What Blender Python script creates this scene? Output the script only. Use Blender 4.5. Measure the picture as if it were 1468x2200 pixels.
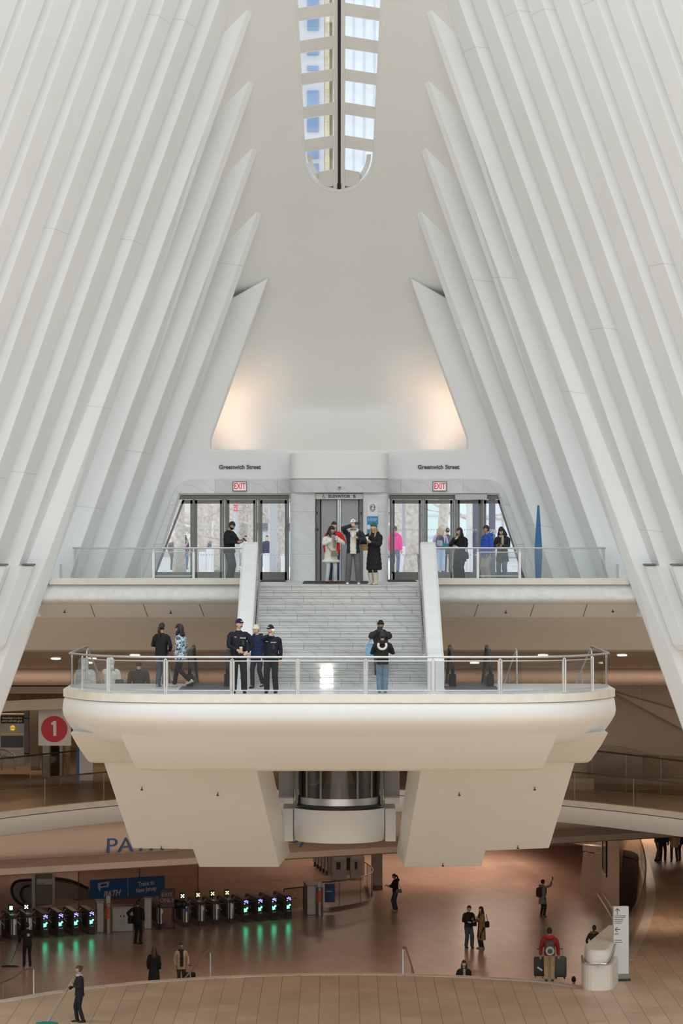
import bpy, bmesh, math, random
from mathutils import Vector, Matrix, noise
random.seed(7)
for o in list(bpy.data.objects):
    bpy.data.objects.remove(o)
SC = bpy.context.scene
C = SC.collection
PI = math.pi

# ---------------------------------------------------------------- camera, sky, exposure
F = 6120.0          # focal length in pixels of the 1468 x 2200 frame
U0, V0 = 729.0, 1134.0   # axis of the hall and eye level in the frame
EYE = 17.3
cam_d = bpy.data.cameras.new('camera')
cam = bpy.data.objects.new('camera', cam_d)
C.objects.link(cam)
cam.location = (0, 0, EYE)
cam.rotation_euler = (PI/2, 0, 0)
cam_d.sensor_fit = 'VERTICAL'
cam_d.sensor_height = 36.0
cam_d.lens = F/2200*36.0
cam_d.shift_y = (V0-1100)/2200
cam_d.shift_x = (734-U0)/2200
cam_d.clip_end = 2000
cam_d.clip_start = 1
SC.camera = cam

W = bpy.data.worlds.new('sky')
SC.world = W
W.use_nodes = True
nt = W.node_tree
nt.nodes.clear()
wo = nt.nodes.new('ShaderNodeOutputWorld')
bg = nt.nodes.new('ShaderNodeBackground')
tc = nt.nodes.new('ShaderNodeTexCoord')
sp = nt.nodes.new('ShaderNodeSeparateXYZ')
rp = nt.nodes.new('ShaderNodeValToRGB')
mp = nt.nodes.new('ShaderNodeMapRange')
mp.inputs[1].default_value = -1
mp.inputs[2].default_value = 1
nt.links.new(tc.outputs['Generated'], sp.inputs[0])
nt.links.new(sp.outputs['Z'], mp.inputs[0])
nt.links.new(mp.outputs[0], rp.inputs[0])
cr = rp.color_ramp
cr.elements[0].position = 0.0
cr.elements[0].color = (.12, .11, .10, 1)
cr.elements[1].position = 1.0
cr.elements[1].color = (.88, .97, 1.04, 1)
e = cr.elements.new(.485); e.color = (.16, .15, .14, 1)
e = cr.elements.new(.50); e.color = (.86, .92, .93, 1)
e = cr.elements.new(.62); e.color = (.925, .99, 1.02, 1)
nt.links.new(rp.outputs[0], bg.inputs[0])
bg.inputs[1].default_value = 1.0
nt.links.new(bg.outputs[0], wo.inputs[0])

SC.view_settings.view_transform = 'Standard'
SC.view_settings.look = 'None'
SC.view_settings.gamma = 1
SC.view_settings.use_curve_mapping = False
SC.view_settings.exposure = 0.78

def area(name, loc, direction, sx, sy, power, col, spread=180):
    d = bpy.data.lights.new(name, 'AREA')
    d.shape = 'RECTANGLE'
    d.size, d.size_y, d.energy, d.color = sx, sy, power, col
    d.spread = math.radians(spread)
    o = bpy.data.objects.new(name, d)
    C.objects.link(o)
    o.location = loc
    o.rotation_euler = Vector(direction).to_track_quat('-Z', 'Y').to_euler()
    return o

# warm uplights in the cove behind the ledge of the end wall, one in each corner
area('cove_lamp', (-2.5, 88.75, 19.8), (-.42, .6, .7), .6, .3, 6.5, (1, .64, .47), 105)
area('cove_lamp', (2.5, 88.75, 19.8), (.42, .6, .7), .6, .3, 6.5, (1, .64, .47), 105)
# shaft of sunlight through the roof slot, falling on the stair
area('sun_shaft', (-.33, 45.0, 49.6), (0, 30.0, -35.9), .30, 1.1, 15, (1, .97, .9), .1)
WARM = (1, .72, .50)
# ceiling lamps: lowest hall, mid gallery, under the slatted ceiling
for x, y, e_ in ((-12, 126, 14), (-4, 132, 6), (5, 140, 125), (13, 141, 210), (-14, 140, 60), (0, 147, 75), (12, 133, 22), (8, 147, 230), (16, 136, 110)):
    area('hall_lamp', (x, y, 5.2), (0, 0, -1), 3.5, 3.5, e_, (1, .76, .60))
for x in (-13, -6):
    area('gate_lamp', (x, 114, 11.15), (0, 0, -1), 2, 2, 45, (1, .68, .42))
for x in (-11, 0, 11):
    area('slat_lamp', (x, 97, 12.35), (0, .25, -1), 9, 3, 85, WARM)
for x in (-12, -4, 4, 12):
    area('fascia_fill', (x, 106.2, 6.2), (0, .75, -.65), 2.5, 1, 75, (1, .78, .6))  # added fill to brighten the beige fascia, no fixture hangs here

# ---------------------------------------------------------------- pixel helpers
def P(u, v, y):
    s = y/F
    return Vector(((u-U0)*s, y, EYE-(v-V0)*s))
def X(u, y): return (u-U0)*y/F
def Z(v, y): return EYE-(v-V0)*y/F
def YZ(v, z): return (EYE-z)*F/(v-V0)      # depth of a level surface seen at row v

# ---------------------------------------------------------------- materials
MATS = {}
def mat(name, col, rough=.5, metal=0, var=.04, scale=1.5, bump=0, emis=0, spec=.5, ecol=None):
    if name in MATS: return MATS[name]
    m = bpy.data.materials.new(name)
    m.use_nodes = True
    n = m.node_tree.nodes
    l = m.node_tree.links
    b = n['Principled BSDF']
    b.inputs['Roughness'].default_value = rough
    b.inputs['Metallic'].default_value = metal
    b.inputs['Specular IOR Level'].default_value = spec
    t = n.new('ShaderNodeTexCoord')
    z = n.new('ShaderNodeTexNoise')
    z.inputs['Scale'].default_value = scale
    z.inputs['Detail'].default_value = 4
    l.new(t.outputs['Object'], z.inputs['Vector'])
    r = n.new('ShaderNodeValToRGB')
    c = Vector(col[:3])
    r.color_ramp.elements[0].position = .3
    r.color_ramp.elements[1].position = .7
    r.color_ramp.elements[0].color = (*(c*(1-var)), 1)
    r.color_ramp.elements[1].color = (*[min(1, q) for q in c*(1+var)], 1)
    l.new(z.outputs['Fac'], r.inputs[0])
    l.new(r.outputs[0], b.inputs['Base Color'])
    if bump:
        bp = n.new('ShaderNodeBump')
        bp.inputs['Strength'].default_value = bump
        bp.inputs['Distance'].default_value = .02
        l.new(z.outputs['Fac'], bp.inputs['Height'])
        l.new(bp.outputs[0], b.inputs['Normal'])
    if emis:
        ec = ecol or col
        b.inputs['Emission Color'].default_value = (*ec[:3], 1)
        b.inputs['Emission Strength'].default_value = emis
    MATS[name] = m
    return m

def glass(name, tint=(.93, .95, .95), refl=.06, rough=.02):
    if name in MATS: return MATS[name]
    m = bpy.data.materials.new(name)
    m.use_nodes = True
    n = m.node_tree.nodes
    l = m.node_tree.links
    n.clear()
    o = n.new('ShaderNodeOutputMaterial')
    tr = n.new('ShaderNodeBsdfTransparent')
    tr.inputs[0].default_value = (*tint, 1)
    gl = n.new('ShaderNodeBsdfGlossy')
    gl.inputs['Roughness'].default_value = rough
    fr = n.new('ShaderNodeLayerWeight')
    fr.inputs[0].default_value = .15
    ml = n.new('ShaderNodeMath'); ml.operation = 'MULTIPLY_ADD'
    ml.inputs[1].default_value = .3
    ml.inputs[2].default_value = refl
    l.new(fr.outputs['Facing'], ml.inputs[0])
    mx = n.new('ShaderNodeMixShader')
    l.new(ml.outputs[0], mx.inputs[0])
    l.new(tr.outputs[0], mx.inputs[1])
    l.new(gl.outputs[0], mx.inputs[2])
    l.new(mx.outputs[0], o.inputs[0])
    MATS[name] = m
    return m

def tiles(name, col, w, h, rot=0, rough=.25, mortar=(.25, .2, .16), msize=.008, var=.12, vein=0, axis='XY', spec=.5):
    """stone slabs: brick texture with mortar joints, cloudy colour, optional veins"""
    if name in MATS: return MATS[name]
    m = bpy.data.materials.new(name)
    m.use_nodes = True
    n = m.node_tree.nodes
    l = m.node_tree.links
    b = n['Principled BSDF']
    b.inputs['Roughness'].default_value = rough
    b.inputs['Specular IOR Level'].default_value = spec
    t = n.new('ShaderNodeTexCoord')
    mp = n.new('ShaderNodeMapping')
    if axis == 'XZ': mp.inputs['Rotation'].default_value = (-PI/2, 0, 0)
    else: mp.inputs['Rotation'].default_value = (0, 0, rot)
    l.new(t.outputs['Object'], mp.inputs[0])
    br = n.new('ShaderNodeTexBrick')
    br.inputs['Scale'].default_value = 1
    br.inputs['Brick Width'].default_value = w
    br.inputs['Row Height'].default_value = h
    br.inputs['Mortar Size'].default_value = msize
    br.inputs['Mortar Smooth'].default_value = .1
    br.inputs['Bias'].default_value = 0
    c = Vector(col)
    br.inputs['Color1'].default_value = (*(c*(1-var)), 1)
    br.inputs['Color2'].default_value = (*[min(1, q) for q in c*(1+var)], 1)
    br.inputs['Mortar'].default_value = (*mortar, 1)
    br.offset = .37
    l.new(mp.outputs[0], br.inputs['Vector'])
    out = br.outputs['Color']
    z = n.new('ShaderNodeTexNoise')
    z.inputs['Scale'].default_value = .7
    z.inputs['Detail'].default_value = 6
    l.new(mp.outputs[0], z.inputs['Vector'])
    mr = n.new('ShaderNodeMapRange')
    mr.inputs[1].default_value = .3; mr.inputs[2].default_value = .7
    mr.inputs[3].default_value = .86; mr.inputs[4].default_value = 1.06
    l.new(z.outputs['Fac'], mr.inputs[0])
    mx = n.new('ShaderNodeVectorMath'); mx.operation = 'SCALE'
    l.new(out, mx.inputs[0]); l.new(mr.outputs[0], mx.inputs['Scale'])
    out = mx.outputs[0]
    if vein:
        wv = n.new('ShaderNodeTexWave')
        wv.inputs['Scale'].default_value = .9
        wv.inputs['Distortion'].default_value = 9
        wv.inputs['Detail'].default_value = 4
        mp2 = n.new('ShaderNodeMapping')
        mp2.inputs['Rotation'].default_value = (.4, .9, .5)
        l.new(t.outputs['Object'], mp2.inputs[0])
        l.new(mp2.outputs[0], wv.inputs['Vector'])
        vr = n.new('ShaderNodeMapRange')
        vr.inputs[1].default_value = 0; vr.inputs[2].default_value = .12
        vr.inputs[3].default_value = 1-vein; vr.inputs[4].default_value = 1
        l.new(wv.outputs['Fac'], vr.inputs[0])
        m2 = n.new('ShaderNodeVectorMath'); m2.operation = 'SCALE'
        l.new(out, m2.inputs[0]); l.new(vr.outputs[0], m2.inputs['Scale'])
        out = m2.outputs[0]
    l.new(out, b.inputs['Base Color'])
    MATS[name] = m
    return m

def ribmat():
    """white painted steel with faint clouding and a few hairline joints across each rib"""
    m = mat('rib_white', (.88, .89, .885), .42, var=.02, scale=.5)
    n = m.node_tree.nodes; l = m.node_tree.links
    t = n.new('ShaderNodeTexCoord'); s = n.new('ShaderNodeSeparateXYZ')
    l.new(t.outputs['Object'], s.inputs[0])
    oi = n.new('ShaderNodeObjectInfo')
    a = n.new('ShaderNodeMath'); a.operation = 'MULTIPLY_ADD'
    a.inputs[1].default_value = 1.0; l.new(s.outputs['Z'], a.inputs[0])
    k = n.new('ShaderNodeMath'); k.operation = 'MULTIPLY'; k.inputs[1].default_value = 9
    l.new(oi.outputs['Random'], k.inputs[0]); l.new(k.outputs[0], a.inputs[2])
    x = n.new('ShaderNodeMath'); x.operation = 'MULTIPLY_ADD'; x.inputs[1].default_value = .12
    l.new(s.outputs['X'], x.inputs[0]); l.new(a.outputs[0], x.inputs[2])
    d = n.new('ShaderNodeMath'); d.operation = 'PINGPONG'; d.inputs[1].default_value = 6.5
    l.new(x.outputs[0], d.inputs[0])
    g = n.new('ShaderNodeMath'); g.operation = 'GREATER_THAN'; g.inputs[1].default_value = .010
    l.new(d.outputs[0], g.inputs[0])
    mr = n.new('ShaderNodeMapRange'); mr.inputs[3].default_value = .8; mr.inputs[4].default_value = 1
    l.new(g.outputs[0], mr.inputs[0])
    b = n['Principled BSDF']
    src = b.inputs['Base Color'].links[0].from_socket
    mx = n.new('ShaderNodeVectorMath'); mx.operation = 'SCALE'
    l.new(src, mx.inputs[0]); l.new(mr.outputs[0], mx.inputs['Scale'])
    l.new(mx.outputs[0], b.inputs['Base Color'])
    return m

# ---------------------------------------------------------------- objects and tags
def tag(o, label=None, cat=None, group=None, kind=None):
    if label: o['label'] = label
    if cat: o['category'] = cat
    if group: o['group'] = group
    if kind: o['kind'] = kind
    return o
def thing(name, label, cat, loc=(0, 0, 0), rz=0, group=None):
    o = bpy.data.objects.new(name, None)
    o.empty_display_size = .2
    C.objects.link(o)
    o.location = loc
    o.rotation_euler = (0, 0, rz)
    return tag(o, label, cat, group)
def copy_tree(o, parent=None):
    c = o.copy()
    C.objects.link(c)
    if parent is not None: c.parent = parent
    for ch in o.children: copy_tree(ch, c)
    return c

class MB:
    """collects shapes into one mesh"""
    def __init__(s): s.b = bmesh.new()
    def face(s, pts):
        return s.b.faces.new([s.b.verts.new(p) for p in pts])
    def box(s, x0, x1, y0, y1, z0, z1, bev=0, rot=None, seg=2):
        M = Matrix.Translation(((x0+x1)/2, (y0+y1)/2, (z0+z1)/2))
        if rot is not None: M = M @ rot
        M = M @ Matrix.Diagonal((abs(x1-x0), abs(y1-y0), abs(z1-z0), 1))
        r = bmesh.ops.create_cube(s.b, size=1, matrix=M)
        if bev:
            es = list({e for v in r['verts'] for e in v.link_edges})
            bmesh.ops.bevel(s.b, geom=es, offset=bev, segments=seg, affect='EDGES', profile=.5)
        return s
    def rings(s, rs, cap=True, closed=True):
        """skin a list of equal length rings"""
        vs = [[s.b.verts.new(p) for p in r] for r in rs]
        n = len(vs[0])
        for a, b in zip(vs, vs[1:]):
            for i in range(n if closed else n-1):
                j = (i+1) % n
                s.b.faces.new((a[i], a[j], b[j], b[i]))
        if cap and closed:
            s.b.faces.new(list(reversed(vs[0])))
            s.b.faces.new(vs[-1])
        return s
    def prism(s, pts, y0, y1):
        """outline in x,z pushed along y"""
        return s.rings([[(p[0], y0, p[1]) for p in pts], [(p[0], y1, p[1]) for p in pts]])
    def prismx(s, pts, x0, x1):
        """outline in y,z pushed along x"""
        return s.rings([[(x0, p[0], p[1]) for p in pts], [(x1, p[0], p[1]) for p in pts]])
    def prismz(s, pts, z0, z1):
        return s.rings([[(p[0], p[1], z0) for p in pts], [(p[0], p[1], z1) for p in pts]])
    def tube(s, pts, r, n=8, cap=True):
        pts = [Vector(p) for p in pts]
        R = r if isinstance(r, list) else [r]*len(pts)
        rs = []
        up = Vector((0, 0, 1))
        prev = None
        for i, p in enumerate(pts):
            a = pts[max(0, i-1)]; b = pts[min(len(pts)-1, i+1)]
            d = (b-a).normalized()
            if prev is None:
                q = up if abs(d.z) < .95 else Vector((1, 0, 0))
                nx = d.cross(q).normalized()
            else:
                nx = (prev-d*prev.dot(d)).normalized()
            prev = nx
            ny = d.cross(nx)
            rr = R[i]
            ra, rb = rr if isinstance(rr, tuple) else (rr, rr)
            rs.append([p+nx*math.cos(2*PI*k/n)*ra+ny*math.sin(2*PI*k/n)*rb for k in range(n)])
        return s.rings(rs, cap)
    def cyl(s, c, r, z0, z1, n=24, r2=None):
        r2 = r if r2 is None else r2
        return s.rings([[(c[0]+q*math.cos(2*PI*k/n), c[1]+q*math.sin(2*PI*k/n), z) for k in range(n)] for q, z in ((r, z0), (r2, z1))])
    def ball(s, c, r, seg=12, M=None):
        rr = r if isinstance(r, (tuple, list)) else (r, r, r)
        m = Matrix.Translation(c) @ (M or Matrix.Identity(4)) @ Matrix.Diagonal((*rr, 1))
        bmesh.ops.create_uvsphere(s.b, u_segments=seg, v_segments=max(6, seg*2//3), radius=1, matrix=m)
        return s
    def grid(s, f, nu, nv):
        vs = [[s.b.verts.new(f(i/nu, j/nv)) for j in range(nv+1)] for i in range(nu+1)]
        for i in range(nu):
            for j in range(nv):
                s.b.faces.new((vs[i][j], vs[i+1][j], vs[i+1][j+1], vs[i][j+1]))
        return s
    def xform(s, M):
        bmesh.ops.transform(s.b, matrix=M, verts=s.b.verts)
        return s
    def build(s, name, m, parent=None, smooth=False, angle=35, bevel=0):
        bmesh.ops.recalc_face_normals(s.b, faces=s.b.faces)
        me = bpy.data.meshes.new(name)
        s.b.to_mesh(me)
        s.b.free()
        if m is not None: me.materials.append(m)
        o = bpy.data.objects.new(name, me)
        C.objects.link(o)
        if parent is not None: o.parent = parent
        if smooth:
            for p in me.polygons: p.use_smooth = True
            if angle < 180: me.set_sharp_from_angle(angle=math.radians(angle))
        if bevel:
            md = o.modifiers.new('bevel', 'BEVEL')
            md.width = bevel; md.segments = 2; md.limit_method = 'ANGLE'
        return o

def bake(o):
    """apply modifiers without operators"""
    dg = bpy.context.evaluated_depsgraph_get()
    dg.update()
    me = bpy.data.meshes.new_from_object(o.evaluated_get(dg))
    o.modifiers.clear()
    o.data = me
    return o

def struct(mb, name, m, **k):
    o = mb.build(name, m, **k)
    o['kind'] = 'structure'
    return o

def text(name, s, m, loc, size, parent=None, depth=.01, align='CENTER', rot=(PI/2, 0, 0), mirror=False, squeeze=1, bold=0, shear=0):
    cu = bpy.data.curves.new(name, 'FONT')
    cu.body = s
    cu.size = size
    cu.extrude = depth
    cu.align_x = align
    cu.align_y = 'CENTER'
    cu.offset = bold
    cu.shear = shear
    o = bpy.data.objects.new(name, cu)
    C.objects.link(o)
    dg = bpy.context.evaluated_depsgraph_get()
    dg.update()
    me = bpy.data.meshes.new_from_object(o.evaluated_get(dg))
    bpy.data.objects.remove(o)
    bpy.data.curves.remove(cu)
    me.name = name
    me.materials.clear()
    me.materials.append(m)
    o = bpy.data.objects.new(name, me)
    C.objects.link(o)
    me.transform(Matrix.Diagonal(((-1 if mirror else 1)*squeeze, 1, 1, 1)))
    if mirror: me.flip_normals()
    o.rotation_euler = rot
    o.location = loc
    if parent is not None: o.parent = parent
    return o

def arc(c, r, a0, a1, n):
    return [(c[0]+r*math.cos(math.radians(a0+(a1-a0)*i/n)), c[1]+r*math.sin(math.radians(a0+(a1-a0)*i/n))) for i in range(n+1)]
def rounded(pts, r, n=5):
    """round the corners of a closed outline; r one radius or a list"""
    out = []
    N = len(pts)
    for i, p in enumerate(pts):
        ri = r[i] if isinstance(r, (list, tuple)) else r
        p = Vector(p); a = Vector(pts[i-1]); b = Vector(pts[(i+1) % N])
        if ri <= 0:
            out.append(tuple(p)); continue
        da = (a-p); db = (b-p)
        la = min(ri, da.length*.45); lb = min(ri, db.length*.45)
        p0 = p+da.normalized()*la; p1 = p+db.normalized()*lb
        for k in range(n+1):
            t = k/n
            out.append(tuple(p0*(1-t)**2+p*2*t*(1-t)+p1*t*t))
    return out
def plate(outer, holes, y0, y1, name, m, bevel=0, kind='structure'):
    """flat slab in x,z with holes, from depth y0 to y1"""
    cu = bpy.data.curves.new(name, 'CURVE')
    cu.dimensions = '2D'
    cu.fill_mode = 'BOTH'
    cu.extrude = (y1-y0)/2
    cu.bevel_depth = bevel
    cu.bevel_resolution = 3
    for pts in [outer]+holes:
        sp = cu.splines.new('POLY')
        sp.points.add(len(pts)-1)
        for i, p in enumerate(pts): sp.points[i].co = (p[0], p[1], 0, 1)
        sp.use_cyclic_u = True
    o = bpy.data.objects.new(name, cu)
    C.objects.link(o)
    dg = bpy.context.evaluated_depsgraph_get()
    dg.update()
    me = bpy.data.meshes.new_from_object(o.evaluated_get(dg))
    bpy.data.objects.remove(o)
    me.transform(Matrix.Translation((0, (y0+y1)/2, 0)) @ Matrix.Rotation(PI/2, 4, 'X'))
    me.materials.clear()
    me.materials.append(m)
    o = bpy.data.objects.new(name, me)
    C.objects.link(o)
    for p in me.polygons: p.use_smooth = True
    me.set_sharp_from_angle(angle=math.radians(40))
    if kind: o['kind'] = kind
    return o

WHITE = mat('white_paint', (.87, .87, .86), .45, var=.02, scale=.6)
RIB = ribmat()
CREAM = mat('cream_stone_cap', (.78, .73, .64), .4, var=.06, scale=3)
MARBLE = tiles('white_marble', (.78, .78, .77), 1.9, 1.2, mortar=(.45, .45, .44), msize=.006, vein=.08, axis='XZ', rough=.3)
STAIRM = tiles('stair_marble', (.72, .71, .68), 1.33, 9, mortar=(.3, .3, .28), msize=.006, vein=.12, axis='XZ', rough=.35, var=.05)
FLOORU = tiles('pale_floor_slabs', (.70, .69, .66), 1.2, .6, mortar=(.5, .5, .48), rough=.3)
TAN = mat('tan_plaster', (.62, .54, .46), .6, var=.03, scale=.6)
STEEL = mat('brushed_steel', (.62, .62, .62), .32, 1, var=.06, scale=6)
BRONZE = mat('grey_door_metal', (.21, .20, .18), .45, .35, var=.06, scale=5)
DARK = mat('black_rubber', (.02, .02, .02), .6)
GLASS = glass('rail_glass', (.90, .91, .91), .05)
CLEAR = glass('door_glass', (.96, .97, .97), .03)
# ================================================================ SETTING
ZL0, ZL1, ZL2, ZLAND, ZUP = 0.0, 2.4, 7.6, 13.1, 15.7
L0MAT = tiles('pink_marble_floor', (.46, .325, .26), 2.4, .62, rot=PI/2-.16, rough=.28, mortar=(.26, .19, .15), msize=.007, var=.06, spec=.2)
L1MAT = tiles('warm_shade_marble', (.58, .42, .285), 1.5, .625, rot=PI/2, rough=.42, mortar=(.3, .21, .14), msize=.011, var=.07, spec=.3)  # white marble; warm light and shade are put into the tan base

# ---- lowest floor
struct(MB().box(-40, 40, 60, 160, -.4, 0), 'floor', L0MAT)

# ---- concourse floor with a curved edge
edge = [(-40, 84), (-22, 86.2), (-13.0, 88.2)]
for u, v in ((0, 2149), (100, 2132), (190, 2120), (300, 2109), (440, 2099), (590, 2093), (730, 2090.5), (870, 2092), (1000, 2096.5), (1100, 2102), (1180, 2108), (1255, 2119)):
    y = YZ(v, ZL1)
    edge.append((X(u, y), y))
edge += [(X(1300, 91.8), 91.8), (X(1322, 94.5), 94.5)]
curve = []
for u, v in ((1340, 2062), (1362, 2020), (1378, 1985), (1387, 1955), (1391, 1920), (1388, 1890), (1380, 1858), (1368, 1830)):
    y = YZ(v, ZL1)
    curve.append((X(u, y), y))
edge += curve + [(10.5, 140), (8.5, 155), (40, 155), (40, -30), (-40, -30)]
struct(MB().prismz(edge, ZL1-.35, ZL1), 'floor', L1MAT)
# riser wall under the edge, and the pale nosing along it
LIP = tiles('pale_nosing', (.70, .62, .52), 1.2, .6, rough=.3, var=.03)
n_in = edge[2:15]
m = MB()
rs = []
for i, p in enumerate(n_in):
    a = Vector(n_in[max(0, i-1)]); b = Vector(n_in[min(len(n_in)-1, i+1)])
    t = (b-a).normalized(); nrm = Vector((-t.y, t.x))
    p = Vector(p)
    q = p-nrm*.38; r = p+nrm*.03
    rs.append([(q.x, q.y, ZL1+.012), (r.x, r.y, ZL1+.012), (r.x, r.y, ZL1-.35), (q.x, q.y, ZL1-.3)])
m.rings(rs)
struct(m, 'trim_1', LIP)
# flight of steps down from the concourse edge
for i in range(1, 15):
    m = MB()
    pts = [Vector(p) for p in edge[5:14]]
    rs = []
    for j, p in enumerate(pts):
        a = pts[max(0, j-1)]; b = pts[min(len(pts)-1, j+1)]
        t = (b-a).normalized(); nrm = Vector((-t.y, t.x))
        q = p+nrm*(.32*(i-1)); r = p+nrm*(.32*i)
        z = ZL1-.16*i
        rs.append([(q.x, q.y, z), (r.x, r.y, z), (r.x, r.y, 0), (q.x, q.y, 0)])
    m.rings(rs)
    struct(m, 'trim_2', LIP)

# ---- side walls and far wall of the lower hall, street slab over it
WALLB = mat('brown_beige_wall', (.60, .50, .40), .6, var=.03, scale=.4)
struct(MB().box(-40.4, -40, -30, 160, -.4, 14.9), 'wall_left', WALLB)
struct(MB().box(40, 40.4, -30, 160, -.4, 14.9), 'wall_right', WALLB)
struct(MB().box(-40, 40, 155, 155.4, 0, 14.9), 'wall_back', mat('pink_wall', (.66, .55, .47), .5, var=.03))
STREET = tiles('street_paving', (.78, .77, .76), 1.2, .9, mortar=(.4, .39, .38), rough=.7)
struct(MB().box(-200, 200, 88.35, 103, 14.9, 15.68), 'floor', STREET)
struct(MB().box(-200, 200, 103, 420, 14.9, 15.26), 'floor', STREET)

# ---- upper floor, its stone edge and hull
XS = 9.3
struct(MB().box(-XS, XS, 81.6, 88.4, 15.45, ZUP).box(-2.75, 2.75, 79.72, 81.6, 15.45, ZUP), 'floor', FLOORU)
for s in (-1, 1):
    a, b = sorted((s*2.70, s*8.3))
    struct(MB().box(a, b, 81.45, 81.75, 15.675, 15.86, bev=.02), 'trim_3', CREAM)
def catmull(pts, n=6):
    out = []
    p = [Vector(q) for q in pts]
    p = [p[0]*2-p[1]]+p+[p[-1]*2-p[-2]]
    for i in range(1, len(p)-2):
        for k in range(n):
            t = k/n
            out.append(.5*((2*p[i])+(p[i+1]-p[i-1])*t+(2*p[i-1]-5*p[i]+4*p[i+1]-p[i+2])*t*t+(3*p[i]-p[i-1]-3*p[i+1]+p[i+2])*t**3))
    out.append(p[-2])
    return [tuple(q) for q in out]
DIRTY = mat('stained_white_paint', (.78, .77, .74), .5, var=.07, scale=5)
bulge = catmull([(81.62, 15.66), (81.5, 15.5), (81.42, 15.3), (81.5, 15.19), (81.72, 15.115), (81.95, 15.10)], 5)
struct(MB().prismx(bulge+[(84, 15.12), (84, 15.66)], -8.5, 8.5), 'trim_4', DIRTY, smooth=True)
HULL = mat('soffit_white', (.84, .81, .75), .5, var=.02, scale=.5)
sof = [(81.9, 15.11), (83.0, 14.72)]
body = catmull([(83.0, 14.71), (84.6, 14.38), (86.4, 13.98), (88.2, 13.50)], 5)
# soffit panels, one by one, with open joints, following the photo's seams
seams_l = [78, 194, 308, 429, 545]
seams_r = [913, 1028, 1148, 1262, 1375]
for seq, lean in ((seams_l, 10), (seams_r, -9)):
    for a, b in zip(seq, seq[1:]):
        y0, y1 = 81.9, 83.0
        A = P(a, 1298, y0); B = P(b, 1298, y0); Cc = P(b+lean, 1326, y1); D = P(a+lean, 1326, y1)
        g = .012
        pts = [(A.x+g, y0, A.z), (B.x-g, y0, B.z), (Cc.x-g, y1, Cc.z), (D.x+g, y1, D.z)]
        struct(MB().rings([pts, [(p[0], p[1]+.05, p[2]+.25) for p in pts]]), 'ceiling_panel', HULL)
struct(MB().prismx(body+[(88.3, 15.4), (83.2, 15.4), (83.2, 14.9)], -XS-2, XS+2), 'ceiling', HULL, smooth=True, angle=60)
# slatted brown ceiling beyond, running down to the rounded beam
SLAT = mat('brown_ceiling', (.34, .27, .21), .4, var=.08, scale=1)
m = MB()
for i in range(14):
    y0 = 88.1+i*.86; z0 = 13.47-(i*.86)*.0945
    m.prismx([(y0, z0), (y0+.80, z0-.0756), (y0+.80, z0+.1), (y0, z0+.17)], -17, 17)
m.prismx([(88, 13.62), (100.4, 12.44), (100.4, 12.7), (88, 13.9)], -17, 17)
struct(m, 'ceiling', SLAT)
LAMP = mat('downlight_glow', (1, .9, .75), .5, emis=3.0, ecol=(1, .93, .82))
for u, v in ((290, 1399), (197, 1407), (189, 1418), (120, 1404), (1167, 1399), (1337, 1402), (1020, 1416)):
    y = 90 if v < 1403 else (92.2 if v < 1410 else 95)
    z = 13.47-(y-88.1)*.0945
    p = Vector((X(u, y), y, z-.02))
    o = MB().rings([[(p.x+r*math.cos(a*PI/8), p.y+r*math.sin(a*PI/8), p.z+dz-.0945*r*math.sin(a*PI/8)) for a in range(16)] for r, dz in ((.16, 0), (.13, -.02))]).build('downlight', LAMP)
    tag(o, 'small round white downlight set in the slatted brown ceiling', 'ceiling light', 'downlights in the slatted brown ceiling')
PINKB = mat('rose_beige_beam', (.74, .60, .51), .5, var=.03)
beam = catmull([(100.0, 12.42), (99.6, 12.3), (99.5, 12.1), (99.7, 11.9), (100.3, 11.76), (101.2, 11.74)], 5)
struct(MB().prismx(beam+[(101.2, 12.6), (100.2, 12.6)], -17, 17), 'trim_5', PINKB, smooth=True)

# ---- stair
for i in range(17):
    yf = 79.62-.29*i
    z1 = ZUP-.153*i
    hw = 2.24+.006*i
    ox = .66*(i % 2)+.17*i
    m = MB().box(-hw-ox, hw-ox, .012, .36 if i else .1, -.153, -.036)
    m.box(-hw-ox, hw-ox, -.026, .36 if i else .1, -.036, 0)
    o = struct(m, 'trim_6', STAIRM)
    o.location = (ox, yf, z1)
m = MB()
m.prismx([(79.6, 15.4), (75.3, 13.1), (79.9, 13.1), (79.9, 15.4)], -2.2, 2.2)
struct(m, 'trim_7', WHITE)
for s in (-1, 1):
    # parapet: inner face x=2.25, widening cap; profile in y,z
    prof = [(80.9, ZUP-.3), (80.9, 16.78), (80.45, 16.9), (80.1, 16.84), (75.0, 14.12), (74.4, 13.98), (74.25, 13.8), (74.25, ZLAND), (79.9, ZLAND)]
    def ring(x, top):
        return [(s*(x+(.02 if y < 76 else 0)), y, z+(top if z > 13.75 and y < 80.95 and z > ZUP-.2 or (z > 13.75 and y < 75.1) else 0)) for y, z in prof]
    m = MB().rings([ring(2.29, -.03), ring(2.33, 0), ring(2.66, 0), ring(2.72, -.04)])
    struct(m, 'wall_stair', mat('stair_parapet_white', (.82, .82, .80), .4, var=.03, scale=3))

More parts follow.
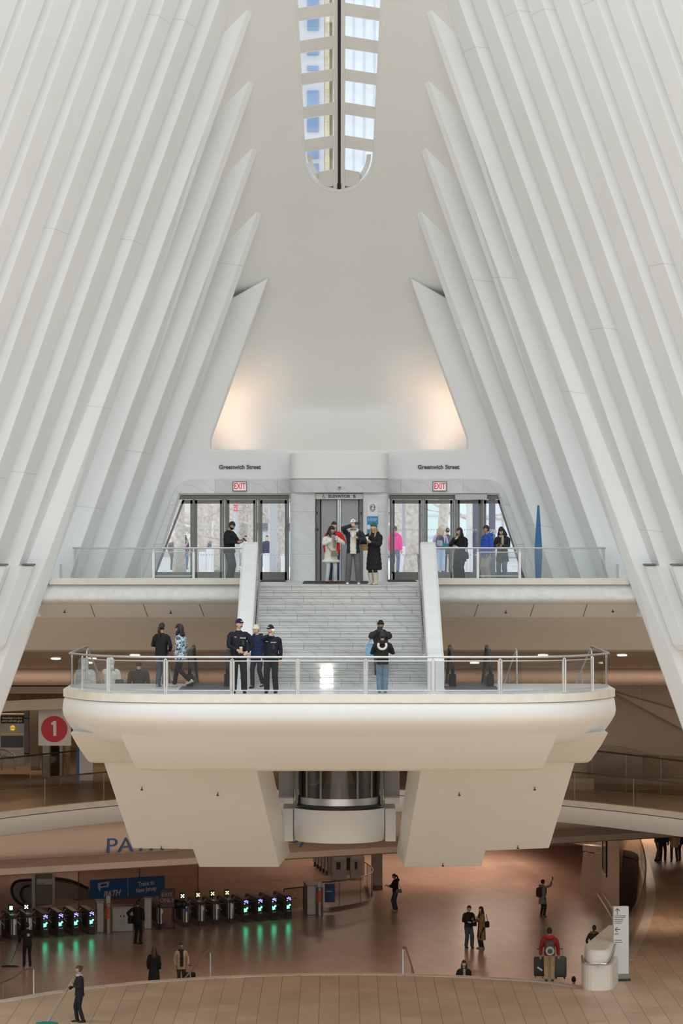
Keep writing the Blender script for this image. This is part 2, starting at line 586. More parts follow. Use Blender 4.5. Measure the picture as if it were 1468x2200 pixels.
# ---- landing platform
def plan(w, f, n=96, back=76.6, inset=0):
    """outline of the landing seen from above, bowed front"""
    out = []
    for i in range(n+1):
        x = -w+2*w*i/n
        x = w*math.sin((i/n-.5)*PI)
        out.append((x, f+2.7*(abs(x)/w)**7.5))
    return out+[(w, back), (-w, back)]
m = MB()
struct(m.rings([[(x, y, z) for x, y in plan(7.2, 71.6)] for z in (12.9, ZLAND)]), 'trim_8', CREAM)
struct(MB().rings([[(x, y, z) for x, y in plan(7.05, 71.75)] for z in (ZLAND, ZLAND+.012)]), 'floor', tiles('landing_slabs', (.80, .80, .79), 1.1, 1.1, mortar=(.6, .6, .6), rough=.35, var=.03))
PLAT = mat('platform_white', (.805, .795, .77), .45, var=.015, scale=.4)
rs = []
for z, w, f in ((12.885, 7.15, 71.66), (12.86, 7.18, 71.63), (12.75, 7.2, 71.6), (12.55, 7.22, 71.6), (12.42, 7.2, 71.66), (12.25, 7.14, 71.9), (11.9, 6.98, 72.51), (11.78, 6.9, 72.8), (11.7, 6.76, 73.1), (11.68, 6.5, 73.5)):
    rs.append([(x, y, z) for x, y in plan(w, f)])
struct(MB().rings(rs), 'trim_9', PLAT, smooth=True, angle=60)
rs = []
for z, w, y in ((12.0, 6.95, 73.6), (11.6, 6.86, 74.6), (11.1, 6.72, 76.0), (11.02, 6.66, 76.25), (10.98, 6.5, 76.6)):
    rs.append([(-w, y, z), (w, y, z), (w, 82, z+.02), (-w, 82, z+.02)])
struct(MB().rings(rs), 'trim_10', PLAT, smooth=True, angle=40)
rs = []
for z, w, y in ((12.5, 5.70, 71.7), (12.42, 5.68, 71.70), (12.25, 5.64, 71.92), (11.97, 5.57, 72.385), (11.9, 5.55, 72.495), (11.6, 5.47, 73.01), (11.05, 5.32, 74.0), (10.98, 5.27, 74.2), (10.95, 5.15, 74.4)):
    rs.append([(w*math.sin((i/48-.5)*PI), y+2.7*(abs(w*math.sin((i/48-.5)*PI))/7.05)**7.5, z) for i in range(49)]+[(w, 82, z+.02), (-w, 82, z+.02)])
struct(MB().rings(rs), 'trim_11', PLAT, smooth=True, angle=40)

# ---- escalator hulls hanging below the landing
def on_slope(u, v, off=0):
    # point on the sloping underside seen at (u, v)
    k = (v-V0)/F
    y = (EYE-11.13-.577*76.5-off)/(k-.577)
    return P(u, v, y)
for s in (-1, 1):
    if s < 0:
        front = [(217, 1620), (285, 1822), (415, 1825), (428, 1863), (600, 1863), (548, 1640)]
        back = [(225, 1600), (291, 1800), (420, 1803), (440, 1822), (624, 1832), (584, 1640)]
    else:
        front = [(1241, 1620), (1180, 1822), (1043, 1828), (1035, 1861), (868, 1863), (907, 1640)]
        back = [(1233, 1600), (1174, 1800), (1038, 1805), (1020, 1820), (852, 1832), (878, 1640)]
    A = [on_slope(*p) for p in front]
    B = [P(p[0], p[1], a.y+3.2) for p, a in zip(back, A)]
    struct(MB().rings([A, B]), 'trim_12', PLAT, bevel=.03)

# ---- curved mid gallery around the hall
def ringy(x): return 105.5-.065*x*x
xs = [-16+32*i/60 for i in range(61)]
MIDF = tiles('gallery_floor', (.50, .42, .34), 1.6, 1.1, rough=.3, mortar=(.25, .2, .16), var=.05)
def strip(prof, xr, name, m, **k):
    """profile of (offset behind the ring edge, z) swept along the ring"""
    return struct(MB().rings([[(x, ringy(x)+d, z) for d, z in prof] for x in xr]), name, m, **k)
strip([(.0, 7.62), (.0, 7.42), (.5, 7.42), (.5, 7.62)], xs, 'trim_13', CREAM)
strip([(.04, 7.39), (.0, 7.3), (.02, 7.0), (.18, 6.8), (.6, 6.75), (.9, 7.4)], xs, 'trim_14', PLAT, smooth=True)
pts = [(x, ringy(x)+.3) for x in xs]+[(16, 128), (-16, 128)]
struct(MB().prismz(pts, 7.3, ZL2), 'floor', MIDF)
# PATH fascia, running obliquely under the gallery
def fy(x): return 117+.5*x
fx = [-17+34*i/40 for i in range(41)]
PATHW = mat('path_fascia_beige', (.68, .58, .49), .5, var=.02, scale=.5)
def fstrip(prof, name, m, **k):
    return struct(MB().rings([[(x, fy(x)+d, z) for d, z in prof] for x in fx]), name, m, **k)
fstrip(catmull([(.25, 5.75), (.0, 5.45), (-.05, 5.0), (.02, 4.6), (.3, 4.38)], 5)+[(1.2, 4.4), (1.2, 5.75)], 'wall_front', PATHW, smooth=True)
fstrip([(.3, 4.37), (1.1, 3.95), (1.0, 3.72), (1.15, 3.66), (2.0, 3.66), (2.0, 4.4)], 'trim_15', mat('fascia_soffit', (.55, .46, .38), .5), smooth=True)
# soffit between the gallery and the fascia
m = MB()
for a, b in zip(fx, fx[1:]):
    pass
rs = [[(x, ringy(x)+.5, 6.78), (x, fy(x)+.3, 5.72), (x, fy(x)+.3, 6.1), (x, ringy(x)+.5, 7.2)] for x in xs if ringy(x)+.5 < fy(x)]
m.rings(rs)
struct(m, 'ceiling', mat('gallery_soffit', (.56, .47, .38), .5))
# ceiling over the turnstiles
struct(MB().prismz([(-40, fy(-40)+15), (-17, fy(-17)+1.5), (17, fy(17)+1.5), (40, fy(17)+1.5), (40, 155), (-40, 155)], 5.3, 5.6), 'ceiling', mat('hall_ceiling', (.6, .52, .45), .6))

# ---- mid gallery room (left: subway gates, right: blank curved wall)
BROWNW = tiles('brown_wall_panels', (.52, .41, .31), 2.0, 5.0, mortar=(.36, .28, .2), msize=.008, axis='XZ', rough=.55, var=.03)
p0 = P(1200, 1420, 104.5); p1 = P(1520, 1420, 104.5)
wl = [P(1225, 1440, 106), P(1560, 1440, 106), P(1560, 1625, 106), P(1490, 1578, 106), P(1312, 1484, 106), P(1225, 1440, 106)]
struct(MB().prism([(7.5, 12.2), (17, 12.2), (17, Z(1600, 106)), (X(1468, 106), Z(1567, 106)), (X(1312, 106), Z(1484, 106)), (7.5, Z(1438, 106))], 105.9, 106.3), 'wall_right_upper', BROWNW)
struct(MB().box(6.5, 17, 106.4, 106.8, 7.6, 12.2), 'wall_right_lower', mat('brown_wall_plain', (.46, .36, .27), .55, var=.04, scale=.5))
struct(MB().prism([(7.5, Z(1436, 106)), (X(1312, 106), Z(1482, 106)), (17.2, Z(1598, 106)), (17.2, Z(1601, 106)), (X(1312, 106), Z(1485, 106)), (7.5, Z(1439, 106))], 105.85, 106.4), 'trim_16', mat('seam_brown', (.26, .19, .14), .6))
# round-ended dark plate on that wall, the shade of a recess in its colour
rec = rounded([(6.6, Z(1602, 106)), (X(1345, 106), Z(1602, 106)), (X(1438, 106), Z(1640, 106)), (X(1440, 106), Z(1668, 106)), (X(1410, 106), Z(1688, 106)), (6.6, Z(1672, 106))], [0, 1.2, .6, .4, .5, 0])
struct(MB().prism(rec, 106.22, 106.5), 'trim_17', mat('recess_shade', (.33, .26, .2), .4, var=.1))
# left room
struct(MB().box(-17, 6.5, 124, 124.3, 7.6, 12.2), 'wall_left_back', tiles('rough_gold_stone', (.55, .40, .22), .8, .35, mortar=(.3, .2, .1), axis='XZ', rough=.7, var=.25))
struct(MB().prism([(-17, 10.78), (-9, 11.15), (6.5, 11.6), (6.5, 11.22), (-9, 10.77), (-17, 10.4)], 103.6, 104.0), 'trim_18', mat('band_beige', (.62, .54, .45), .5))
struct(MB().box(-17, 6.5, 104, 124, 11.25, 11.5), 'ceiling', mat('room_ceiling', (.5, .42, .33), .6))
struct(MB().box(-17, 6.5, 104, 105, 11.5, 12.3), 'wall_shade', mat('gap_shade', (.05, .04, .035), .7))  # near-black block painted in for the shade of the open gap
struct(MB().box(-17.4, -17, 97, 128, 7.6, 12.4), 'wall_left_end', WALLB)
struct(MB().box(17, 17.4, 97, 128, 3.6, 12.4), 'wall_right_end', WALLB)
struct(MB().box(-17.4, -17, 104, 128, 3.6, 7.6), 'wall_left_low', WALLB)
struct(MB().box(6.4, 6.6, 106.8, 124, 7.6, 11.5), 'wall_mid', WALLB)
struct(MB().box(-17, 17, 101.2, 128, 12.35, 12.6), 'ceiling', WALLB)

# ---- end wall of the hall (the first rib plane) with the doorway
YW = 87.5
def uw(v): return 464-.36*(v-900)        # left edge of the niche in the frame
def pw(u, v): return (X(u, YW), Z(v, YW))
L = lambda u: 2*U0-u
outer_l = [pw(205, 1252), pw(160, 1252), pw(478, 640), pw(543, 612), pw(571, 604)]
niche_l = [pw(uw(v), v) for v in (640, 700, 800, 900, 940)]+[pw(449, 958), pw(449.5, 966), pw(455, 970)]
outer = [pw(290, 1252), pw(190, 1252), pw(470, 660), pw(571, 604)]+niche_l
right = [(-x, z) for x, z in reversed(outer)]
door_l = [pw(314, 1252), pw(386, 1058), pw(390, 1058)]
dl = rounded([pw(306, 1247.5), pw(384, 1042), pw(400, 1031), pw(640, 1031), pw(640, 1247.5)], [0, .0, .0, 0, 0])
# doorway hole bounded above by the lintel line
hole = [pw(312, 1249), pw(322, 1247.5), pw(385, 1060), pw(1073, 1060), pw(1136, 1247.5), pw(1146, 1249)]
full = outer+right
lower = [pw(L(u), 1252) for u in (322,)]
# outline goes: left foot, up the left arm, down the niche, across, up the right arm, down, then in around the doorway
shape = outer+right+[pw(1136, 1252), pw(1073, 1060), pw(385, 1060), pw(322, 1252)]
plate(shape, [], YW, YW+.8, 'wall_end', WHITE, bevel=.05)
# raised stone surround of the doorway
sur = rounded([pw(305, 1250), pw(378, 1050), pw(398, 1030), pw(1060, 1030), pw(1080, 1050), pw(1153, 1250)], [0, .5, .5, .5, .5, 0])+[pw(1137, 1250), pw(1073, 1059), pw(385, 1059), pw(321, 1250)]
plate(sur, [], YW-.14, YW-.0, 'trim_19', MARBLE, bevel=.02)

# ---- ribs
def rib_u(k, v): return 405-59*(k-1)-.36*(v-900)
def rib(k, s):
    y = YW-1.5*k
    tips = {1: 455, 2: 310, 3: 170, 4: 25}
    vt = tips[k]-50 if k in tips else -420
    if k <= 3: vb = 1246+ (0.0)
    elif k == 4: vb = 1640
    else: vb = 1400
    y00 = y
    def sec(v, inn=0.0, wid=.27 if k > 4 else .17, chd=.30 if k > 4 else .15):
        y = y00-(.75*max(0, min(1, (v-700)/400)) if k == 4 else 0)
        e = abs(X(rib_u(k, v), y)) - inn
        if k < 4 and False: pass
        z = Z(v, y)
        dep = max(1.0, chd+.2)
        return [(s*(e+wid), y, z), (s*(e+.02), y+chd, z), (s*e, y+chd+.05, z), (s*(e+.1), y+dep, z), (s*(e+2.6), y+dep, z), (s*(e+2.6), y, z)]
    m = MB()
    G = 1.05
    if k <= 3:
        vb = V0+(EYE-ZUP)*F/y
        tv = tips[k]
        rs = [sec(vt), sec(tv+60), sec(tv+250, chd=.2), sec(max(900, tv+400), wid=.2, chd=G), sec(1100, wid=.19, chd=G), sec(vb, wid=.19, chd=G)]
        m.rings(rs)
    elif k == 4:
        m.rings([sec(vt), sec(85), sec(280, chd=.2), sec(600, chd=.8), sec(900, wid=.22, chd=.6), sec(1200, wid=.25, chd=.35), sec(1400, wid=.42, chd=.4), sec(vb, wid=.45, chd=.42)])
    else:
        m.rings([sec(vt, chd=G), sec(600, chd=G), sec(900, wid=.22, chd=G), sec(1213, wid=.2, chd=G), sec(1215, wid=.2, chd=G), sec(vb, wid=.28, chd=G)])
    o = struct(m, 'wall_rib', RIB, bevel=.02)
    if k > 4:
        # thicker foot below floor level, capped with a thin ledge
        m = MB()
        f = [sec(1216, .21, .33, .3), sec(1385, .21, .33, .3), sec(1398, .15, .33, .3)]
        for r in f:
            for i in (4, 5): r[i] = (s*(abs(r[1][0])+.62), r[i][1], r[i][2])
        f = [[(p[0], p[1]-.05, p[2]) for p in r] for r in f]
        m.rings(f)
        struct(m, 'trim_20', RIB, bevel=.015)
        r = sec(1214, .24, .36, .3)
        for i in (4, 5): r[i] = (s*(abs(r[1][0])+.3), r[i][1], r[i][2])
        struct(MB().rings([[(p[0], p[1]-.08, p[2]-.012) for p in r], [(p[0], p[1]-.08, p[2]+.03) for p in r]]), 'trim_21', BRONZE)
for k in range(1, 17):
    for s in (-1, 1):
        rib(k, s)

# ---- the curved shell closing the end of the hall, with the skylight slot
def shell(x, z):
    ax = abs(x)
    c = .85*.25*math.log(1+math.exp((ax-1.95)/.25))-.42
    if z >= 21.6:
        y = 87.70-.83*(z-24.86)
    else:
        t = min(1, (21.6-z)/1.98)
        y = 87.85-.83*(21.6-24.86)+.83*1.98*(t-.5*t*t)*.8-(t**2.4)*1.6
        c = c*(1-t*t)
    return max(y-c, 88.45) if z < 24.5 and ax > 2.0 or z < 21.6 else y-c
def smooth_shell(x, z):
    return (shell(x, z-.25)+2*shell(x, z)+shell(x, z+.25))/4
m = MB()
def gf(a, b):
    x = -7.4+14.8*a
    z = 19.55+(37-19.55)*b
    return (x, smooth_shell(x, z), z)
m.grid(gf, 72, 110)
sh = m.build('wall_shell', mat('shell_white', (.88, .89, .86), .42, var=.012, scale=.4), smooth=True, angle=180)
sol = sh.modifiers.new('t', 'SOLIDIFY'); sol.thickness = .35; sol.offset = 1
bake(sh)
zc = 28.5
def slot(r0, r1, n=16, ztop=38):
    pts = [(r0*math.sin(PI*(i/n-.5)), zc-r0*.97*math.cos(PI*(i/n-.5))) for i in range(n+1)]
    return pts+[(r1, ztop), (-r1, ztop)]
cut = MB().prism(slot(1.04, 1.42), 70, 95).build('cut', None)
bo = sh.modifiers.new('b', 'BOOLEAN'); bo.operation = 'DIFFERENCE'; bo.object = cut; bo.solver = 'EXACT'
bake(sh)
bpy.data.objects.remove(cut)
for p in sh.data.polygons: p.use_smooth = True
sh.data.set_sharp_from_angle(angle=math.radians(40))
sh['kind'] = 'structure'
# rounded rim of the slot
rim = []
for x, z in slot(1.07, 1.45):
    rim.append((x, z))
full = [( -1.45, 37.0)]+[(x, z) for x, z in rim[:17]][::1]+[(1.45, 37.0)]
dense = []
for a, b in zip(full, full[1:]):
    n = 12 if abs(a[1]-b[1]) > 2 else 1
    for i in range(n): dense.append((a[0]+(b[0]-a[0])*i/n, a[1]+(b[1]-a[1])*i/n))
dense.append(full[-1])
struct(MB().tube([(x, smooth_shell(x, z)+.08, z) for x, z in dense], .07, n=12), 'trim_22', WHITE, smooth=True, angle=180)

# ---- skylight: dark ridge, white rails, cross bars, glass
win = thing('window_1', None, None)
win['kind'] = 'structure'
def sky(x, z, d=.30): return (x, smooth_shell(0, z)+d, z)
FRAME = mat('skylight_frame', (.82, .81, .78), .45)
zz = [27.3+i*.5 for i in range(21)]
ym = lambda z, d: smooth_shell(0, z)+d
MB().rings([[(-.055, ym(z, .10), z), (.055, ym(z, .10), z), (.055, ym(z, .5), z), (-.055, ym(z, .5), z)] for z in zz]).build('ridge_bar', mat('dark_ridge', (.025, .02, .02), .5), win)
for s in (-1, 1):
    MB().rings([[(s*.06, ym(z, .14), z), (s*.17, ym(z, .16), z), (s*.19, ym(z, .5), z), (s*.06, ym(z, .5), z)] for z in zz]).build('glazing_rail', FRAME, win)
def zv(v):   # height on the shell of image row v on the axis
    z = 30
    for _ in range(30):
        z = EYE+(V0-v)*ym(z, .2)/F
    return z
for v0, v1 in ((-137, -112), (-66, -41), (5, 30), (76, 101), (147, 170), (219, 243), (290, 315), (363, 399)):
    for s in (-1, 1):
        za, zb = zv(v0), zv(v1)
        dz = -.17
        hw = 1.5
        if v0 > 350: hw = .62
        A = [(s*.15, ym(za, .2), za), (s*hw, ym(za, .2), za+dz*hw/1.2), (s*hw, ym(zb, .2), zb+dz*hw/1.2), (s*.15, ym(zb, .2), zb)]
        B = [(p[0], p[1]+.4, p[2]+.02) for p in A]
        MB().rings([A, B]).build('glazing_bar', FRAME, win, bevel=.01)
for s in (-1, 1):
    gp = [(s*.1, ym(z, .52), z) for z in (27.3, 36.8)]+[(s*1.5, ym(z, .52), z) for z in (36.8, 27.3)]
    MB().rings([gp, [(p[0], p[1]+.02, p[2]+.015) for p in gp]]).build('glass_pane', CLEAR, win)
# curved inner sill at the bottom of the slot
pts = [(0.96*math.sin(PI*(i/16-.5)), zc-.93*math.cos(PI*(i/16-.5))) for i in range(17)]
MB().rings([[(x, ym(z, .3), z), (x*.86, ym(z, .34), zc+(z-zc)*.84), (x*.86, ym(z, .55), zc+(z-zc)*.84), (x, ym(z, .55), z)] for x, z in pts]).build('curved_sill', FRAME, win)

# flat ledge behind the lintel, below the niche
struct(MB().box(-5.2, 5.2, 88.3, 89.6, 19.2, 19.62), 'trim_23', WHITE)
# ceiling above the doorway, between wall and street
struct(MB().box(-9, 9, 88.3, 90.4, 18.2, 18.5), 'ceiling', WHITE)
# ================================================================ UPPER LEVEL
YE = 86.0
GREYPL = mat('white_sign_panel', (.80, .80, .79), .4, var=.01)
INK = mat('dark_grey_lettering', (.10, .10, .10), .5)
RED = mat('red_lettering', (.72, .03, .04), .45)
BLUE = mat('sign_blue', (.015, .25, .52), .4, var=.02)
WHT = mat('white_lettering', (.85, .85, .84), .45, var=.01)
# elevator housing bulging out of the lintel
def housing(hw, yf, v0, v1, r):
    pts = rounded([(-hw, 87.6), (-hw, yf+.15), (-hw*.55, yf), (hw*.55, yf), (hw, yf+.15), (hw, 87.6)], [0, r, .3, .3, r, 0], n=6)
    return [[(x, y, Z(v, YE)) for x, y in pts] for v in (v0, v1)]
struct(MB().rings(housing(1.50, 85.85, 1029.2, 972.5, .45)), 'wall_elevator', WHITE, smooth=True, bevel=.03)
struct(MB().rings(housing(1.49, 85.88, 1058.5, 1029.8, .45)), 'trim_24', MARBLE, smooth=True)
for s in (-1, 1):
    a, b = X(678, YE), X(623, YE)
    pts = rounded([(b, 87.6), (b, 86.05), (a, 86.05), (a, 87.6)], [0, .3, .06, 0], n=6)
    pts = [(s*-x if s > 0 else x, y) for x, y in pts]
    struct(MB().rings([[(x, y, ZUP) for x, y in pts], [(x, y, Z(1059, YE)) for x, y in pts]]), 'wall_column', tiles('column_marble', (.78, .78, .78), 4, 1.27, mortar=(.5, .5, .5), msize=.006, vein=.05, axis='XZ', rough=.3, var=.02), smooth=True)
d = thing('door_1', None, None); d['kind'] = 'structure'
DOORM = mat('elevator_steel', (.30, .30, .30), .38, .7, var=.05, scale=8)
def pbox(m, u0, u1, v0, v1, y0, y1, bev=0):
    return m.box(X(u0, y0), X(u1, y0), y0, y1, Z(v1, y0), Z(v0, y0), bev=bev)
for a, b in ((690, 724), (733, 771)):
    pbox(MB(), a, b, 1073, 1250, 86.5, 86.55).build('door_leaf', DOORM, d, bevel=.01)
pbox(MB(), 725.2, 728.2, 1073, 1250, 86.44, 86.55).build('leading_edge', STEEL, d)
pbox(MB(), 729.5, 732.5, 1073, 1250, 86.44, 86.55).build('leading_edge', STEEL, d)
MB().box(-.75, .75, 86.62, 87.4, ZUP, 18.6).build('shaft_wall', mat('shaft_dark', (.08, .08, .08), .6), d)
for a, b in ((679, 688), (772, 780)):
    pbox(MB(), a, b, 1072, 1250, 86.35, 86.6).build('door_jamb', BRONZE, d, bevel=.01)
pbox(MB(), 680.5, 683, 1099, 1105, 86.33, 86.36).build('indicator', DARK, d)
pbox(MB(), 775, 777.5, 1100, 1106, 86.33, 86.36).build('indicator', DARK, d)
pbox(MB(), 681, 684, 1135, 1140, 86.33, 86.36).build('call_button', DARK, d)
pbox(MB(), 676, 783, 1060, 1072.5, 86.15, 86.6).build('header_panel', GREYPL, d, bevel=.01)
text('header_lettering', 'ELEVATOR', INK, (X(729, 86.13), 86.14, Z(1066.5, 86.1)), .115, d, bold=.003, squeeze=1.2)
def wheelchair(name, m, u, v, y, r, par):
    b = MB()
    c = P(u, v, y)
    b.ball((c.x-.1*r, y, c.z+.95*r), (.2*r, .012, .2*r), 8)
    pts = [(c.x+r*.62*math.cos(a), y, c.z-.35*r+r*.62*math.sin(a)) for a in [math.radians(100+i*22) for i in range(12)]]
    b.tube(pts, .1*r, 5)
    b.tube([(c.x-.1*r, y, c.z+.7*r), (c.x-.05*r, y, c.z-.05*r), (c.x+.45*r, y, c.z-.05*r), (c.x+.75*r, y, c.z-.75*r), (c.x+.95*r, y, c.z-.7*r)], .11*r, 5)
    return b.build(name, m, par)
wheelchair('wheelchair_symbol', INK, 695.5, 1066.5, 86.14, .058, d)
pbox(pbox(pbox(MB(), 759.5, 762, 1063.5, 1069.5, 86.135, 86.15), 762.6, 764.5, 1066.5, 1069.5, 86.135, 86.15), 759.5, 764.5, 1063, 1064.5, 86.135, 86.15).build('car_symbol', INK, d)
# security dome above the elevator
c = P(729.5, 1046, 85.88)
t = thing('security_camera', 'white dome camera on the marble band above the elevator', 'security camera', tuple(c))
MB().tube([(0, .03, 0), (0, -.03, 0)], .085, 16).build('mount', WHT, t)
MB().ball((0, -.03, 0), (.07, .06, .07), 14).build('dome', mat('smoked_dome', (.6, .6, .6), .1), t, smooth=True)
MB().ball((.005, -.075, -.012), .024, 8).build('lens', DARK, t)
# panel with level 2 and blue fields on the right column
c = P(801, 1094, 86.03)
t = thing('level_sign', 'tall narrow wall sign with a 2 in a grey oval above blue panels', 'sign', tuple(c))
def lbox(m, u0, u1, v0, v1, y0, y1, o, yref):
    return m.box(X(u0, yref)-o[0], X(u1, yref)-o[0], y0, y1, Z(v1, yref)-o[2], Z(v0, yref)-o[2])
wp = lbox(MB(), 789.5, 812, 1081, 1109, -.02, .02, c, 86.03).build('white_panel', GREYPL, t)
bp_ = lbox(MB(), 789, 812.5, 1109, 1127.5, -.024, .02, c, 86.03).build('blue_panel', BLUE, t)
lbox(MB(), 789.5, 812, 1127.5, 1137, -.02, .02, c, 86.03).build('white_panel', GREYPL, t)
lbox(MB(), 789, 812.5, 1137, 1162, -.024, .02, c, 86.03).build('blue_panel', BLUE, t)
MB().tube([(0, -.02, Z(1091, 86.03)-c.z), (0, -.03, Z(1091, 86.03)-c.z)], [(.085, .115)]*2, 24).build('oval', mat('oval_grey', (.22, .23, .23), .5), wp)
text('numeral', '2', WHT, (0, -.034, Z(1089.5, 86.03)-c.z), .17, wp, bold=.006)
MB().box(-.04, .04, -.036, -.03, Z(1096.5, 86.03)-c.z, Z(1095.2, 86.03)-c.z).build('numeral_rule', WHT, wp)
text('lettering', 'Street', WHT, (.03, -.028, Z(1115, 86.03)-c.z), .085, bp_)
MB().box(-.07, .1, -.028, -.024, Z(1119.2, 86.03)-c.z, Z(1118.6, 86.03)-c.z).build('lettering', WHT, bp_)
o = wheelchair('wheelchair_symbol', WHT, 792.5, 1116, 86.005, .042, None)
o.parent = t; o.matrix_parent_inverse = Matrix.Translation(-c)

# street name letters, exit signs
for u, side in ((515.5, 'left'), (942.5, 'right')):
    o = text('street_name_lettering', 'Greenwich Street', INK, (X(u, 87.4), 87.43, Z(1003.5, 87.4)), .178, depth=.015, bold=.0035)
    tag(o, 'dark raised letters naming the street over the %s hand doors' % side, 'lettering')
for u, side in ((515.3, 'left'), (944.8, 'right')):
    c = P(u, 1045, 87.3)
    t = thing('exit_sign', 'white exit sign with red letters above the %s hand doors' % side, 'exit sign', tuple(c))
    MB().box(-.215, .215, -.02, .05, -.15, .15, bev=.008).build('frame', mat('exit_frame', (.16, .19, .17), .5), t)
    face_ = MB().box(-.19, .19, -.026, -.018, -.125, .125).build('face', mat('exit_face', (.85, .84, .82), .4, emis=.12), t)
    text('lettering', 'EXIT', mat('exit_red', (.8, .02, .04), .4, emis=.1), (0, -.03, 0), .26, face_, depth=.004, squeeze=.66, bold=.005)

# ---- glazed doorway bays
def leaf(par, pts_out, gap=6, kick=True, m=BRONZE):
    """one door leaf from its outline in the frame: u0 u1 at top and at bottom"""
    (a, b), (c_, d_) = pts_out
    y = 87.72
    tv, bv = 1074, 1247
    f = MB()
    def q(u, v): return P(u, v, y)
    def bar(p):  # four corners
        ps = [q(*k) for k in p]
        f.rings([[tuple(k) for k in ps], [(k.x, k.y+.07, k.z) for k in ps]])
    bar([(a, tv), (b, tv), (b-(b-d_)*.04, 1082), (a-(a-c_)*.04, 1082)])
    bar([(c_, bv), (d_, bv), (d_-(d_-b)*.1, 1229), (c_-(c_-a)*.1, 1229)])
    bar([(a, tv), (a+gap, tv), (c_+gap, bv), (c_, bv)])
    bar([(b-gap, tv), (b, tv), (d_, bv), (d_-gap, bv)])
    t = thing('door_leaf', None, None)
    t.parent = par
    f.build('door_frame', m, t)
    g = [q(a+gap*.5, 1080), q(b-gap*.5, 1080), q(d_-gap*.5, 1231), q(c_+gap*.5, 1231)]
    MB().rings([[(k.x, k.y+.03, k.z) for k in g], [(k.x, k.y+.042, k.z) for k in g]]).build('glass_pane', CLEAR, t)
    return t
bays = {2: [((392, 414), (326, 414)), ((419, 477.5), (419, 477.5)), ((488, 549), (488, 549)), ((559, 617), (559, 617))],
        3: [((843, 905), (843, 905)), ((914, 973), (914, 973)), ((983, 1033), (983, 1033)), ((1040, 1074), (1040, 1131))]}
for n, ls in bays.items():
    d = thing('door_%d' % n, None, None); d['kind'] = 'structure'
    for pr in ls: leaf(d, pr, gap=5)
    a, b = (384, 621) if n == 2 else (837, 1076)
    pbox(MB(), a, b, 1064, 1073, 87.62, 87.85).build('header_box', BRONZE, d, bevel=.01)
    pbox(MB(), a, b, 1058, 1064, 87.7, 87.85).build('header_gap', DARK, d)
    posts = ((414.5, 418.5), (478, 482), (483.5, 487.5), (549.5, 553), (554.5, 558.5), (617.5, 621)) if n == 2 else ((838, 842), (906, 909), (910, 913.5), (974, 977.5), (978.5, 982.5), (1033.5, 1039.5))
    for p in posts: pbox(MB(), p[0], p[1], 1073, 1249, 87.66, 87.86).build('door_post', BRONZE, d)
    if n == 3:
        pbox(MB(), 978, 1047, 1062, 1073.5, 87.35, 87.62).build('door_operator', mat('operator_grey', (.5, .5, .5), .4, .3), d, bevel=.01)
    # row of small dots across the glass and mirrored house number
    dots = MB()
    for u in range(a+6, b-6, 6):
        for v in (1138, 1192):
            p = P(u, v, 87.74)
            if (n == 2 and u < 385-(v-1060)*.33+14) or (n == 3 and u > 1074+(v-1060)*.33-14): continue
            dots.box(p.x-.018, p.x+.018, p.y, p.y+.004, p.z-.018, p.z+.018)
    dots.build('glass_markers', mat('frosted_white', (.8, .8, .8), .6), d)
    c = P(397 if n == 2 else 1064, 1143, 87.73)
    text('house_number', '185', WHT, tuple(c), .2, d, mirror=True, bold=.006, depth=.004)
# mats
MATM = mat('charcoal_mat', (.05, .048, .045), .9, bump=.4, scale=60)
for (x0, x1, y0, y1, lab) in ((-1.05, .86, 81.4, 85.2, 'dark grey floor mat in front of the elevator doors'),
                              (-2.36, -1.6, 84.2, 87.2, 'dark grey floor mat before the left hand doors beside the stair'),
                              (1.45, 2.3, 84.2, 87.2, 'dark grey floor mat before the right hand doors beside the stair')):
    t = MB().box(x0, x1, y0, y1, ZUP, ZUP+.014).build('floor_mat', MATM)
    tag(t, lab, 'floor mat')

# ---- blue tapered pylon
c = P(1157, 1245, 83.2)
t = thing('wayfinding_pylon', 'tall blue tapered pylon standing by the right hand ribs', 'pylon', (c.x, 83.2, ZUP))
sc = 83.2/F
rs = []
for h, w in ((0.02, 5.5), (.75, 8), (1.0, 8), (2.26, 2)):
    rs.append([(-w*sc, -.07, h), (w*sc, -.07, h), (w*sc, .07, h), (-w*sc, .07, h)])
MB().rings(rs).build('blade', mat('pylon_blue', (.012, .13, .32), .35, var=.06), t, bevel=.01)
MB().box(-.16, .16, -.12, .12, 0, .03).build('base_plate', STEEL, t)
for s in (-1, 1):
    # white blocks at the ends of the floor
    a = P(729+s*614, 1230, 82.0)
    struct(MB().box(a.x-.17, a.x+.17, 82, 82.8, ZUP, 16.25, bev=.01), 'trim_25', WHITE)

